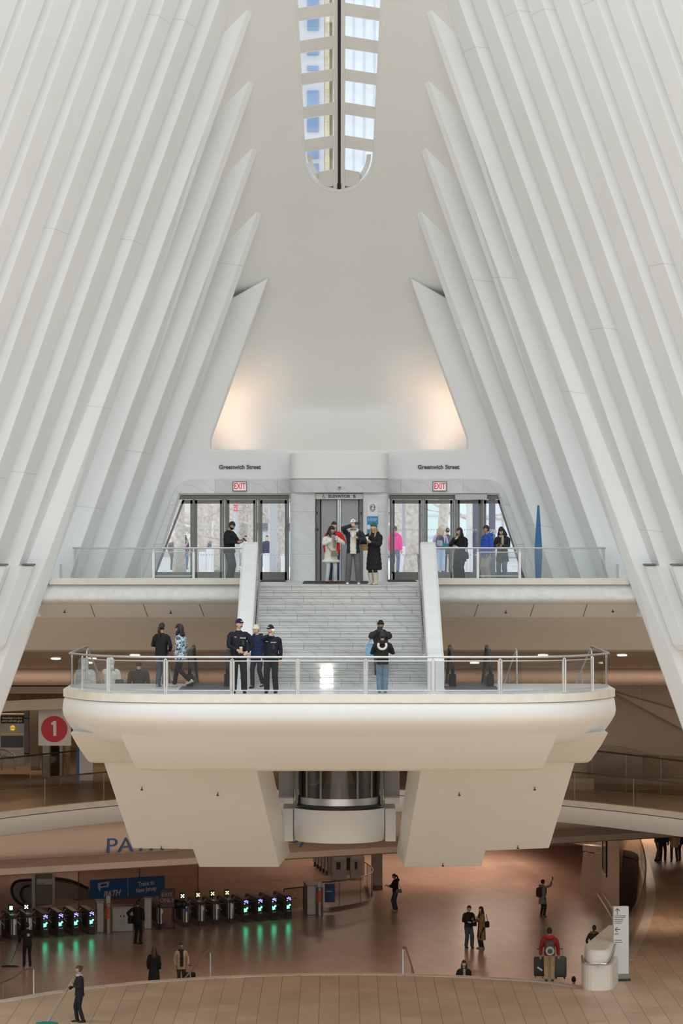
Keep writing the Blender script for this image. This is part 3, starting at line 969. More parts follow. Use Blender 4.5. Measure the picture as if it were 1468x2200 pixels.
# ---- railings of the upper floor
def post_glass(t, pts, z0, z1, m=GLASS):
    MB().rings([[(p[0], p[1], z) for p in pts]+[(p[0], p[1]+.018, z) for p in reversed(pts)] for z in (z0, z1)]).build('glass_panel', m, t)
for s in (-1, 1):
    t = thing('glass_railing', 'frameless glass railing with steel handrail on the %s of the upper floor' % ('left' if s < 0 else 'right'), 'railing', (s*5.2, 81.62, ZUP+.16))
    off = Vector(t.location)
    def R(x, y, z): return (x-off.x, y-off.y, z-off.z)
    xi, xo = s*2.73, s*7.62
    zt = 16.72
    n = 5
    for i in range(n):
        a = xi+(xo-xi)*i/n; b = xi+(xo-xi)*(i+1)/n
        a, b = min(a, b)+.006, max(a, b)-.006
        MB().box(a-off.x, b-off.x, -.01, .008, 0, zt-off.z-.02).build('glass_panel', GLASS, t)
    # slanted end panel turning back
    e = [R(xo, 81.62, 15.86), R(xo+s*.28, 84.6, 15.86), R(xo+s*.02, 84.6, zt), R(xo-s*.02, 81.62, zt)]
    MB().rings([e, [(p[0]+.018, p[1], p[2]) for p in e]]).build('glass_panel', GLASS, t)
    MB().tube([R(xi, 81.62, zt), R(xo-s*.1, 81.62, zt), R(xo, 81.66, zt), R(xo+s*.02, 81.8, zt), R(xo+s*.02, 84.6, zt)], .026, 10).build('handrail', STEEL, t, smooth=True)
    # framed panel in the middle
    us = (330, 416) if s < 0 else (1027, 1117)
    a, b = X(us[0], 81.55), X(us[1], 81.55)
    for x in (a, b):
        MB().box(x-.035-off.x, x+.035-off.x, -.09, -.03, 0, .76).box(x-.013-off.x, x+.013-off.x, -.09, -.03, .75, .84).build('post', STEEL, t)
    f = MB()
    f.tube([R(a+.05, 81.55, 16.6), R(b-.05, 81.55, 16.6), R(b-.05, 81.55, 15.92), R(a+.05, 81.55, 15.92), R(a+.05, 81.55, 16.6)], .017, 6)
    f.build('panel_frame', STEEL, t)
    MB().box(a+.07-off.x, b-.07-off.x, -.075, -.062, .06, .73).build('glass_panel', GLASS, t)
    # handrail along the stair
    t = thing('stair_handrail', 'steel handrail fixed inside the %s stair parapet' % ('left' if s < 0 else 'right'), 'handrail', (s*2.17, 77.5, 14.5))
    off2 = Vector(t.location)
    pts = [(s*2.21, 80.7, 16.55), (s*2.21, 79.9, 16.55), (s*2.21, 75.1, 13.98), (s*2.21, 74.5, 13.96)]
    MB().tube([Vector(p)-off2 for p in pts], .024, 8).build('handrail', STEEL, t, smooth=True)
    for i in range(6):
        y = 79.6-.9*i; z = 16.55-(79.9-y)*.535
        MB().tube([Vector((s*2.21, y, z-.02))-off2, Vector((s*2.31, y, z-.06))-off2], .012, 6).build('bracket', STEEL, t)

# ---- railing of the landing
def ly(x): return 71.78+2.7*(abs(x)/7.2)**7.5
t = thing('glass_railing', 'long curved railing of glass panels along the front of the landing', 'railing', (0, 71.8, ZLAND+.012))
off = Vector(t.location)
zt = 13.1+(1490-1410)*72/F
xs_ = [7.0*math.sin((i/80-.5)*PI) for i in range(81)]
path = [(x, ly(x)) for x in xs_]
full = [(-6.95, 78.4)]+path+[(6.95, 78.4)]
MB().tube([Vector((x, y, zt))-off for x, y in full], .03, 10).build('handrail', STEEL, t, smooth=True)
posts = [177, 233, 356, 499, 640, 786, 931, 1075, 1213, 1273]
def at_u(u):
    x = X(u, 72)
    for _ in range(20): x = X(u, ly(x))
    return x, ly(x)
px = [at_u(u) for u in posts]
nodes = [(-6.95, 78.4), (-7.0, 75.5)]+px+[(7.0, 75.5), (6.95, 78.4)]
for (x, y) in px+[(-7.0, 74.6), (7.0, 74.6)]:
    m = MB()
    w = .04 if abs(x) < 6.6 else .02
    m.box(x-w-off.x, x-.008-off.x, y-.02-off.y, y+.04-off.y, 0, zt-.05-off.z)
    m.box(x+.008-off.x, x+w-off.x, y-.02-off.y, y+.04-off.y, 0, zt-.05-off.z)
    m.box(x-.012-off.x, x+.012-off.x, y-.01-off.y, y+.03-off.y, zt-.06-off.z, zt-off.z)
    m.build('post', STEEL, t)
def seg(a, b):
    """points on the landing edge between two stations"""
    xa, xb = a[0], b[0]
    if abs(xa) > 6.9 and abs(xb) > 6.9: return [a, b]
    return [(xa+(xb-xa)*i/6, ly(xa+(xb-xa)*i/6)) for i in range(7)]
for i, (a, b) in enumerate(zip(nodes, nodes[1:])):
    pts = [Vector((x, y)) for x, y in seg(a, b)]
    pts[0] = pts[0]+(pts[1]-pts[0]).normalized()*.05
    pts[-1] = pts[-1]+(pts[-2]-pts[-1]).normalized()*.05
    MB().rings([[(p.x-off.x, p.y-off.y, z) for p in pts]+[(p.x-off.x, p.y+.015-off.y, z) for p in reversed(pts)] for z in (.0 if i in (0, 10) else .05, zt-.1-off.z)]).build('glass_panel', GLASS, t)
    if 2 <= i <= 10:
        zb, zu = .09, zt-.1-off.z
        lo = [(p.x-off.x, p.y-off.y, zb) for p in pts]; hi = [(p.x-off.x, p.y-off.y, zu) for p in pts]
        m = MB().tube(lo, .016, 6).tube(hi, .016, 6)
        m.tube([lo[0], hi[0]], .016, 6).tube([lo[-1], hi[-1]], .016, 6)
        m.build('panel_frame', STEEL, t)
for s in (-1, 1):
    MB().tube([Vector((s*6.95, 78.4, z))-off for z in (13.1, zt)], .03, 8).build('post', BRONZE, t)

# ---- escalators dropping away behind the landing
def escalator(x, lab):
    t = thing('escalator', lab, 'escalator', (x, 75.6, ZLAND))
    def prof(h):   # side line of the balustrade at height h, local y, z
        return [(0.0, h), (1.5, h), (2.3, h-.2), (6.5, h-.2-2.42)]
    for s in (-1, 1):
        xx = s*.5
        rail = [(-.05, .12), (-.33, .3), (-.42, .55), (-.33, .82), (-.05, .95), (.6, .95), (1.5, .95), (2.2, .75), (6.5, -1.75)]
        rail = catmull(rail, 5)
        MB().tube([(xx, y, z) for y, z in rail], (.045, .03), 8).build('handrail', mat('black_handrail', (.025, .025, .025), .45), t, smooth=True)
        inner = [(y+.03 if y < 0 else y, z-.04) for y, z in rail]
        pl = inner+[(6.5, -2.7), (2.0, .0), (-.05, .05)]
        MB().rings([[(xx-.006, y, z) for y, z in pl], [(xx+.006, y, z) for y, z in pl]]).build('glass_panel', GLASS, t)
        sk = [(-.3, .0), (-.3, .22), (1.4, .25), (2.2, .08), (6.5, -2.4), (6.5, -2.8), (2.0, -.25), (1.2, .0)]
        MB().rings([[(xx-.07, y, z) for y, z in sk], [(xx+.07, y, z) for y, z in sk]]).build('skirt', BRONZE, t)
        MB().box(xx-.09, xx+.09, -.38, -.2, 0, .34, bev=.03).build('newel_box', DARK, t)
    m = MB()
    for i in range(12):
        y = 1.3+i*.4; z = -.06-.231*i
        m.box(-.42, .42, y, y+.4, z-.23, z)
    m.build('steps', mat('step_grey', (.2, .2, .2), .5, .6), t)
    MB().box(-.43, .43, -1.2, 1.3, .012, .02).build('comb_plate', mat('comb_grey', (.16, .16, .165), .45, .5), t)
    return t
escalator(-3.45, 'escalator going down beside the left stair parapet, behind the walking pair')
escalator(3.5, 'escalator with black handrails going down beside the right stair parapet')
# open stairs farther out, with low walls and steel handrails
for s in (-1, 1):
    for i in range(8):
        y = 76.6+i*.3
        a, b = sorted((s*4.7, s*6.85))
        struct(MB().box(a, b, y, y+.3, 11.9, ZLAND-.13*(i+1)), 'trim_26', STAIRM)
    for xx in (4.75, 6.75):
        t = thing('stair_handrail', 'slanting steel handrail of the %s open stair, on its %s side' % ('left' if s < 0 else 'right', 'inner' if xx < 5 else 'outer'), 'handrail', (s*xx, 76.4, ZLAND))
        MB().tube([(0, -.3, 0), (0, -.25, .9), (0, .1, .95), (s*-.25, 3.6, -.55)], .025, 8).build('handrail', STEEL, t, smooth=True)
        MB().tube([(s*-.1, 1.6, .3), (s*-.1, 1.6, -.6)], .018, 6).build('baluster', STEEL, t)
    a, b = sorted((s*2.75, s*4.15))
    struct(MB().box(a, b, 73.1, 75.3, ZLAND+.012, ZLAND+.018), 'floor_plate', mat('dark_floor_plate', (.14, .14, .145), .5, .3))
# ================================================================ ELEVATOR BELOW THE LANDING
t = thing('elevator_shaft', 'round glass elevator cab hanging between the two escalator hulls', 'elevator', (0, 84.5, 9.0))
def cv(v, y=83.2): return Z(v, y)-9.0
CABG = glass('cab_glass', (.62, .60, .56), .08)
def arcwall(r, a0, a1, z0, z1, th=.03, n=20):
    m = MB()
    rs = []
    for i in range(n+1):
        a = math.radians(a0+(a1-a0)*i/n)
        c_, s_ = math.cos(a), math.sin(a)
        rs.append([(r*c_, r*s_, z0), ((r-th)*c_, (r-th)*s_, z0), ((r-th)*c_, (r-th)*s_, z1), (r*c_, r*s_, z1)])
    return m.rings(rs)
for a0, a1 in ((180, 215), (216, 242), (243, 269), (271, 297), (298, 324), (325, 360)):
    arcwall(1.17, a0, a1, cv(1725), 2.6, .012, 6).build('glass_panel', CABG, t, smooth=True)
for a in (180, 196, 215.5, 242.5, 268.6, 271.4, 297.5, 324.5, 344, 360):
    c_, s_ = math.cos(math.radians(a)), math.sin(math.radians(a))
    MB().box(1.17*c_-.03, 1.17*c_+.03, 1.17*s_-.03, 1.17*s_+.03, cv(1722), 2.6).build('mullion', BRONZE if a not in (196, 344) else DARK, t)
arcwall(1.22, 180, 360, cv(1733), cv(1718), .05).build('steel_band', STEEL, t, smooth=True)
arcwall(1.3, 180, 360, cv(1738), cv(1734), .4).build('dark_gap', DARK, t, smooth=True)
CAB = mat('cab_panel', (.45, .33, .22), .5, var=.1)
MB().box(-.62, -.04, .1, .16, .7, 2.6).build('cab_panel', CAB, t)
MB().box(.04, .62, .1, .16, .7, 2.6).build('cab_panel', CAB, t)
MB().box(-1.1, 1.1, .3, .4, 0, 2.6).build('cab_wall', mat('cab_dark', (.06, .055, .05), .5), t)
MB().tube([(-.86, -.45, cv(1691)), (-.66, -.5, cv(1690)), (-.6, -.5, cv(1683)), (-.5, -.5, cv(1684))], .02, 6).build('bar', mat('white_bar', (.8, .8, .8), .3), t)
# drum and side posts below
rs = []
for v, dr in ((1742, 0), (1790, .0), (1806, .02), (1813, .06)):
    rs.append([((1.38-dr)*math.cos(math.radians(a)), 84.5+(1.22-dr)*math.sin(math.radians(a)), Z(v, 83.3)) for a in range(180, 361, 9)]+[(1.38-dr, 86.5, Z(v, 83.3)), (-(1.38-dr), 86.5, Z(v, 83.3))])
struct(MB().rings(rs), 'trim_27', PLAT, smooth=True, angle=50)
for s in (-1, 1):
    y = 84.2
    a, b = sorted((729+s*99, 729+s*122))
    struct(pbox(MB(), a, b, 1737, 1808, y, y+1.5), 'trim_28', PLAT, bevel=.02)
    a, b = sorted((729+s*98, 729+s*130))
    struct(pbox(MB(), a, b, 1714, 1726, y-.1, y+1.5), 'trim_29', PLAT, bevel=.02)
    a, b = sorted((729+s*97, 729+s*130))
    struct(pbox(MB(), a, b, 1640, 1715, y+.4, y+1.5), 'trim_30', mat('grey_column', (.42, .40, .37), .5))
    a, b = sorted((729+s*88, 729+s*95))
    struct(pbox(MB(), a, b, 1640, 1734, y-.05, y+.3), 'trim_31', BRONZE)
# small sprinkler heads under the hulls
SPR = mat('sprinkler_brass', (.08, .07, .06), .4, .7)
def sprinkler(p, d, lab):
    t = thing('sprinkler', lab, 'sprinkler', tuple(p), 0, 'sprinkler heads under the white hulls')
    d = Vector(d).normalized()
    MB().tube([(0, 0, 0), tuple(d*.07)], .012, 6).build('stem', SPR, t)
    q = d*.075
    MB().tube([tuple(q), tuple(q+d*.012)], .04, 8).build('deflector', SPR, t)
for u, v in ((305, 1691), (468, 1703), (347, 1818), (424, 1855), (987, 1703), (1149, 1691), (1113, 1817), (952, 1855)):
    sprinkler(on_slope(u, v, .0), (0, -.5, -.86), 'tiny dark sprinkler head under a white hull')
for u, v, y in ((254, 1612, 75.4), (1196, 1612, 75.4)):
    sprinkler(P(u, v, y), (0, -.5, -.86), 'tiny dark sprinkler head under a white hull')
for u, v in ((139, 1310), (367, 1312), (1087, 1311), (1317, 1309)):
    sprinkler(P(u, v, 82.4), (0, -.4, -.9), 'tiny dark sprinkler head under a white hull')

# ================================================================ MID GALLERY
RAILD = mat('bronze_handrail', (.20, .17, .14), .35, .8)
TINT = glass('gallery_glass', (.82, .79, .74), .05)
for s in (-1, 1):
    t = thing('glass_railing', 'curved glass railing with dark handrail on the %s side of the mid gallery' % ('left' if s < 0 else 'right'), 'railing', (s*10, ringy(10)+.15, ZL2+.02))
    off = Vector(t.location)
    xr = [s*(6.5+9.3*i/30) for i in range(31)]
    MB().tube([Vector((x, ringy(x)+.15, 8.62))-off for x in xr], .03, 8).build('handrail', RAILD, t, smooth=True)
    for k in range(5):
        seg_ = xr[k*6:k*6+7]
        a = [(x, ringy(x)+.15) for x in seg_]
        MB().rings([[(p[0]-off.x, p[1]-off.y, z) for p in a]+[(p[0]-off.x, p[1]+.015-off.y, z) for p in reversed(a)] for z in (0, 1.0)]).build('glass_panel', TINT, t)
        MB().box(a[0][0]-.012-off.x, a[0][0]+.012-off.x, a[0][1]-off.y-.01, a[0][1]+.025-off.y, 0, 1.0).build('joint', RAILD, t)
    # straight second railing farther in
    y0 = 108
    t = thing('glass_railing', 'straight inner glass railing with handrail on the %s side of the mid gallery' % ('left' if s < 0 else 'right'), 'railing', (s*11.5, y0, ZL2))
    pa, pb = (P(-10, 1631, 105.2), P(176, 1612, 108)) if s < 0 else (P(1262, 1611, 105.7), P(1475, 1636, 102.8))
    off = Vector(t.location)
    MB().tube([pa-off, pb-off], .03, 8).build('handrail', RAILD, t, smooth=True)
    q = [(pa.x, pa.y), (pb.x, pb.y)]
    MB().rings([[(p[0]-off.x, p[1]-off.y, z) for p in q]+[(p[0]-off.x, p[1]+.015-off.y, z) for p in reversed(q)] for z in (0, pa.z-off.z)]).build('glass_panel', TINT, t)
    for f in (.05, .4, .75):
        p = pa.lerp(pb, f)
        MB().box(p.x-.012-off.x, p.x+.012-off.x, p.y-.012-off.y, p.y+.02-off.y, 0, pa.z-off.z).build('joint', RAILD, t)
# low stone curb behind the gallery floor on the right, with joints
struct(MB().prism([(7.6, 7.6), (17, 7.6), (17, 8.0), (7.6, 8.02)], 105.5, 105.9), 'trim_32', tiles('brown_curb', (.44, .35, .27), .95, .9, mortar=(.3, .23, .17), axis='XZ', rough=.5, var=.03))
# the line 1 panel
c = P(117, 1553, 105)
t = thing('subway_sign', 'white hanging panel with a white 1 in a red disc', 'sign', tuple(c))
m = MB().rings([[(X(83, 105)-c.x, -.06, Z(1506, 105)-c.z), (X(153, 105)-c.x, -.06, Z(1499, 105)-c.z), (X(153, 105)-c.x, -.06, Z(1602, 105)-c.z), (X(83, 105)-c.x, -.06, Z(1601.5, 105)-c.z)],
                [(X(83, 105)-c.x, .06, Z(1506, 105)-c.z), (X(153, 105)-c.x, .06, Z(1499, 105)-c.z), (X(153, 105)-c.x, .06, Z(1602, 105)-c.z), (X(83, 105)-c.x, .06, Z(1601.5, 105)-c.z)]])
for x_ in (-.8, .3): MB().tube([(X(113, 105)-c.x+x_*.5, 0, Z(1506, 105)-c.z-.02), (X(113, 105)-c.x+x_*.5, 0, 11.27-c.z)], .02, 6).build('hanger', BRONZE, t)
m.build('panel', mat('sign_panel_grey', (.72, .71, .69), .4, var=.02), t)
cz = Z(1566, 105)-c.z
dc_ = MB().tube([(0, -.06, cz), (0, -.075, cz)], .485, 40).build('disc', mat('line_red', (.58, .012, .02), .4, var=.02), t)
MB().prism([(-.115, cz+.16), (-.115, cz+.225), (-.02, cz+.3), (.075, cz+.3), (.075, cz-.25), (-.035, cz-.25), (-.035, cz+.15)], -.085, -.07).build('numeral', WHT, dc_)
# pylon with blue edge
c = P(184, 1688, 106.6)
t = thing('wayfinding_pylon', 'white free-standing pylon with a blue edge on the mid gallery floor', 'pylon', (c.x, 106.6, ZL2))
sc = 106.6/F
MB().box(-19*sc, -13*sc, -.12, .12, .05, 1.75).build('blue_edge', mat('pylon_edge_blue', (.01, .1, .3), .4), t)
MB().box(-13*sc, 16*sc, -.1, .12, .25, 1.75).build('panel', mat('pylon_white', (.62, .61, .6), .4), t)
MB().box(-19*sc, 16*sc, -.11, .13, 0, .25).build('base', mat('pylon_base', (.2, .17, .14), .5), t)
# fare gates behind
GM = mat('warm_gate_steel', (.42, .38, .32), .4, .6, var=.06, scale=3)
t = thing('fare_gate', 'steel wide gate with dark window and yellow badge at far left', 'gate', (X(26, 112), 112, ZL2))
sc = 112/F
def g(u0, u1, v0, v1, y0, y1, m, n, bev=0):
    return MB().box((u0-26)*sc, (u1-26)*sc, y0, y1, Z(v1, 112)-ZL2, Z(v0, 112)-ZL2, bev=bev).build(n, m, t)
g(-14, 52, 1534, 1646, .04, .3, GM, 'body')
g(2, 51, 1537, 1554, -.02, .04, mat('gate_notice_black', (.03, .025, .02), .5), 'notice')
text('notice_lettering', 'AutoGate is a fare\nentry and exit gate', mat('notice_gold', (.75, .6, .35), .5, emis=.15), (0, -.03, Z(1545.5, 112)-ZL2), .115, t, squeeze=.9, depth=.003)
g(2, 50, 1581, 1606, -.01, .05, mat('gate_window', (.05, .045, .04), .2), 'window')
ORG = mat('gate_orange', (.75, .42, .12), .5, emis=.1)
g(2, 50, 1575.5, 1578, -.03, .05, ORG, 'stripe')
g(2, 50, 1608, 1610, -.03, .05, ORG, 'stripe')
MB().tube([(.02, -.02, Z(1564, 112)-ZL2), (.02, .04, Z(1564, 112)-ZL2)], .1, 20).build('badge', mat('badge_yellow', (.9, .6, .05), .5, emis=.4), t)
MB().box(-.1, .14, -.026, -.015, Z(1564.6, 112)-ZL2, Z(1563.4, 112)-ZL2).build('badge_band', DARK, t)
g(53, 62, 1524, 1624, -.2, .3, BRONZE, 'post')
g(53, 64, 1541, 1543, -.24, -.1, DARK, 'hinge')
g(53, 64, 1617, 1619, -.24, -.1, DARK, 'hinge')
for a, b, v0, v1, y, mm, lab in ((64, 83, 1519, 1628, 114, BRONZE, 'narrow dark steel pier beside the yellow-badged gate'), (90, 107, 1600, 1632, 110.5, GM, 'pale steel post below the hanging red disc panel'), (107, 127, 1600, 1622, 111.5, DARK, 'black low cabinet below the hanging red disc panel'), (127, 136, 1600, 1630, 111, GM, 'slim steel post right of the black low cabinet'), (140, 148, 1600, 1632, 110.5, mat('gate_tan', (.5, .4, .28), .5), 'tan gate post partly hidden behind the landing')):
    o = MB().box(X(a, y), X(b, y), y, y+.5, ZL2, Z(v0, y), bev=.03).build('gate_post', mm)
    tag(o, lab, 'post')
t = thing('handrail', 'bent tube handrail in front of the gold stone wall at far left', 'handrail', (X(10, 106), 106, ZL2))
sc = 106/F
def hp(u, v): return ((u-10)*sc, 0, Z(v, 106)-ZL2)
MB().tube([hp(-8, 1610), hp(10, 1611), hp(31, 1620), hp(32, 1655)], .03, 8).build('top_rail', STEEL, t, smooth=True)
MB().tube([hp(-8, 1618), hp(5, 1623), hp(31, 1631)], .03, 8).build('lower_rail', STEEL, t)
MB().tube([hp(4, 1610), hp(4, 1655)], .03, 8).build('post', STEEL, t)

# ================================================================ LOWEST HALL
# letters on the fascia
ang = math.atan(.5)
o = text('station_lettering', 'PATH to New Jersey', mat('lettering_blue', (.02, .10, .24), .5), (X(412, 115.4), fy(X(412, 115.4))-.12, Z(1823, 111.5)), .86, depth=.04, align='CENTER', rot=(PI/2, 0, ang), squeeze=.95, bold=-.006)
x0 = X(231, 110.8)
bb = [v.co.x for v in o.data.vertices]
for v in o.data.vertices: v.co.x = (v.co.x-min(bb))*1.0
o.location = (X(231, fy(x0)), fy(x0)-.12, Z(1819, fy(x0)-.1))
wfac = (X(664, 118.6)-X(231, fy(x0)))/math.cos(ang)/(max(bb)-min(bb))
for v in o.data.vertices: v.co.x *= wfac
t = thing('station_lettering', 'big blue letters PATH on the beige fascia, half hidden by the white hull', 'lettering', tuple(o.location), ang)
bmx = bmesh.new(); bmx.from_mesh(o.data); bmx.verts.ensure_lookup_table()
isl, seen = [], set()
for v in bmx.verts:
    if v in seen: continue
    st, comp = [v], []
    seen.add(v)
    while st:
        q = st.pop(); comp.append(q)
        for e_ in q.link_edges:
            w_ = e_.other_vert(q)
            if w_ not in seen: seen.add(w_); st.append(w_)
    isl.append((min(q.co.x for q in comp), comp))
isl.sort(key=lambda z: z[0])
for x_, comp in isl:
    fs = {f for q in comp for f in q.link_faces}
    mb = MB(); mp_ = {}
    R_ = Matrix.Rotation(PI/2, 4, 'X')
    for q in comp: mp_[q] = mb.b.verts.new(R_ @ q.co)
    for f in fs: mb.b.faces.new([mp_[q] for q in f.verts])
    mb.build('letter', MATS['lettering_blue'], t)
bmx.free()
bpy.data.objects.remove(o)

LST = mat('dull_steel', (.34, .31, .28), .42, .75, var=.08, scale=4)
BLK = mat('gate_black', (.018, .018, .018), .4)
GRN = mat('arrow_green', (.05, .9, .35), .5, emis=7, ecol=(.05, 1, .4))
BLD = mat('reader_blue', (.15, .15, .9), .5, emis=2.2, ecol=(.25, .25, 1))
def turnstile(kind):
    """turnstile 1.9 m long; local -y is the entry end, foot of the front pillar at the origin"""
    t = thing('turnstile', 'x', 'turnstile')
    m = MB()
    m.prismx([(.0, 0), (.0, .98), (.3, 1.0), (.3, .0)], -.13, .13)
    m.prismx([(1.5, 0), (1.5, 1.0), (1.78, .98), (1.85, .85), (1.85, 0)], -.13, .13)
    m.prismx([(.0, .95), (.1, 1.03), (1.5, 1.06), (1.72, 1.03), (1.86, .9), (1.5, .86), (.3, .84)], -.13, .13)
    m.prismx([(.28, 0), (.28, .2), (1.52, .26), (1.52, 0)], -.13, .13)
    m.build('body', LST, t, bevel=.015)
    MB().prismx([(.28, .18), (.28, .88), (1.52, .9), (1.52, .22)], -.05, .05).build('dark_panel', BLK, t)
    MB().box(-.135, .135, -.08, .0, 0, .22, bev=.01).build('foot', BLK, t)
    for a in (0, 2.1, 4.2):
        MB().tube([(.13, .55, .82), (.13+.4*abs(math.cos(a))+.05, .55+.12*math.sin(a), .82+.3*(math.sin(a)))], .018, 6).build('arm', STEEL, t)
    if kind == 'green':
        rp_ = MB().box(-.13, .13, -.07, 0, .22, 1.0, bev=.015).build('reader_post', BLK, t)
        b = MB()
        for dx, dz in ((-.07, .93), (0, .96), (.07, .93), (-.07, .82), (.07, .85), (.03, .89), (-.03, .9)): b.box(dx-.02, dx+.02, -.085, -.068, dz-.018, dz+.018)
        b.build('reader_lights', BLD, rp_)
        MB().prism([(-.085, .46), (-.085, .62), (-.04, .575), (.05, .665), (.09, .625), (0, .535), (.045, .49)], -.085, -.068).build('arrow', GRN, rp_)
        MB().box(-.08, .08, -.076, -.068, .72, .735).build('label', mat('dim_white', (.4, .4, .4), .5), rp_)
        MB().box(-.08, .08, -.076, -.068, .34, .38).build('label', mat('dim_white', (.4, .4, .4), .5), rp_)
    else:
        pl_ = MB().tube([(0, -.04, .22), (0, -.04, .9)], .09, 14).build('pillar', STEEL, t, smooth=True)
        MB().box(-.12, .12, -.1, .02, .9, 1.0, bev=.02).build('cap', BLK, t)
        MB().box(-.06, .06, -.14, -.125, .68, .84).build('sticker', WHT if kind != 'wheel' else mat('sticker_blue', (.02, .12, .5), .5), pl_)
    return t
def add_display(t, mark):
    col = {'green': (.35, .95, .45), 'white': (.95, .95, .9), 'yellow': (.95, .8, .3)}[mark]
    em = mat('display_'+mark, col, .5, emis=2.5, ecol=col)
    y, z = .62, 1.27
    MB().tube([(0, y+.02, 1.0), (0, y+.02, z-.1)], .03, 8).build('display_pole', BLK, t)
    h = MB().box(-.1, .1, y-.05, y+.08, z-.17, z+.14, bev=.015).build('display', BLK, t)
    m = MB()
    if mark == 'green': m.box(-.065, -.005, y-.06, y-.05, z-.08, z+.08).box(.01, .065, y-.06, y-.05, z-.08, z+.08)
    else:
        for dx, dz in ((-.05, .05), (0, 0), (.05, -.05), (.05, .05), (-.05, -.05)): m.box(dx-.022, dx+.022, y-.06, y-.05, z+dz-.022, z+dz+.022)
    m.build('symbol', em, h)
dirz = math.radians(19)
later = []
protos = {}
def put_turnstile(u, v, kind, lab):
    y = YZ(v, 0)
    if kind not in protos:
        o = protos[kind] = turnstile(kind)
    else:
        o = copy_tree(protos[kind])
    o.location = (X(u, y), y, 0)
    o.rotation_euler = (0, 0, dirz)
    o['label'] = lab
    o['group'] = 'turnstiles'
    return o
ordn = ['first', 'second', 'third', 'fourth']
left = [(-4, 2021.5, 'plain', 'turnstile cut by the left edge of the picture'), (30, 2019.5, 'plain', 'turnstile with steel pillar and a display on a pole, leftmost but one'), (63, 2017, 'plain', 'turnstile with steel pillar behind the cleaner with the broom')]
for i, (u, v) in enumerate(((97, 2014.7), (130, 2012.3), (163, 2010), (196.5, 2007.5))):
    left.append((u, v, 'green', 'green-arrow turnstile, %s from the left in the left group of four' % ordn[i]))
right = [(345, 1995, 'plain', 'turnstile with steel pillar just left of the exit only board'), (400, 1991.5, 'wheel', 'turnstile with blue sticker just right of the exit only board')]
for i, (u, v) in enumerate(((433.4, 1988.8), (465, 1986), (496.4, 1983.6))):
    right.append((u, v, 'plain', 'steel-pillar turnstile, %s of the three left of the right green-arrow group' % ordn[i]))
for i, (u, v) in enumerate(((528, 1981.4), (558.6, 1979), (588.5, 1976.5), (619.6, 1974))):
    right.append((u, v, 'green', 'green-arrow turnstile, %s from the left in the right group of four' % ordn[i]))
DISP = {30: 'green', 63: 'white', 400: 'white', 433.4: 'yellow', 465: 'yellow', 496.4: 'yellow'}
for a in left+right:
    o = put_turnstile(*a)
    if a[0] in DISP: later.append((o, DISP[a[0]]))
for o, mk in later: add_display(o, mk)

def L0pt(u, v):
    y = YZ(v, 0)
    return X(u, y), y
def bollard(u, v, h, lab, blue=False):
    x, y = L0pt(u, v)
    t = thing('fare_post', lab, 'post', (x, y, 0))
    MB().cyl((0, 0), .15, 0, 1.25, 20).build('cylinder', STEEL if False else LST, t, smooth=True)
    MB().box(-.1, .1, -.1, .1, 1.25, h, bev=.02).build('head', LST, t)
    MB().rings([[(.158*math.cos(math.radians(a)), .158*math.sin(math.radians(a)), z) for a in range(215, 300, 14)]+[(.15*math.cos(math.radians(a)), .15*math.sin(math.radians(a)), z) for a in range(285, 214, -14)] for z in (.62, 1.12)]).build('red_notice', mat('notice_red', (.62, .12, .05), .5), t)
    return t
bollard(233, 2004, 1.62, 'steel post with red notice beside the steel cabinets')
bollard(687, 1967, 1.55, 'steel post with red notice by the curved glass railing')
def cabinet(u0, u1, v, h, dep, lab, doors=True, rot=dirz):
    x0, y = L0pt(u0, v)
    x1 = X(u1, y)
    w = x1-x0
    t = thing('steel_cabinet', lab, 'cabinet', (x0, y, 0), rot*.35)
    MB().box(0, w, 0, dep, 0, h, bev=.02).build('body', LST, t)
    MB().box(-.02, w+.02, -.02, dep, h, h+.05, bev=.01).build('lid', LST, t)
    if doors:
        for i in range(2):
            d_ = MB().box(.04+i*w/2, w/2-.02+i*w/2, -.025, 0, .1, h-.06, bev=.008).build('door', LST, t)
            MB().box(w/2-.1+i*.15, w/2-.05+i*.15, -.04, -.02, h*.62, h*.7).build('latch', BLK, d_)
cabinet(240, 286, 2002, 1.02, .9, 'low two-door steel cabinet right of the red-notice post')
cabinet(208, 223, 2004, 1.28, .9, 'tall narrow steel cabinet left of the red-notice post', False)
cabinet(660, 682, 1966, 1.3, 1.5, 'steel cabinet behind the right hand red-notice post', False)
cabinet(310, 326, 1996, 1.3, .45, 'steel cabinet between the standing man and the exit only board', False)
# exit only board
x, y = L0pt(360, 1994)
t = thing('floor_sign', 'dark exit only board on a floor stand', 'sign', (x, y-.3, 0), .1)
bd_ = MB().box(-.31, .31, -.02, .02, .95, 1.72).build('board', mat('exit_board', (.055, .025, .022), .4), t)
m = MB()
for a, b in (((-.31, 0, .95), (.31, 0, .95)), ((-.31, 0, 1.72), (.31, 0, 1.72)), ((-.31, 0, .95), (-.31, 0, 1.72)), ((.31, 0, .95), (.31, 0, 1.72))): m.tube([a, b], .022, 4)
m.build('board_frame', BLK, t)
text('lettering', 'EXIT\nONLY', mat('board_rose', (.55, .35, .33), .5), (0, -.028, 1.36), .24, bd_, depth=.003)
m = MB()
for s in (-1, 1):
    m.tube([(s*.3, 0, .04), (s*.3, 0, .95)], .02, 6)
    m.box(s*.3-.03, s*.3+.03, -.25, .25, 0, .05)
m.box(-.3, .3, -.03, .03, 0, .05)
m.build('stand', BLK, t)
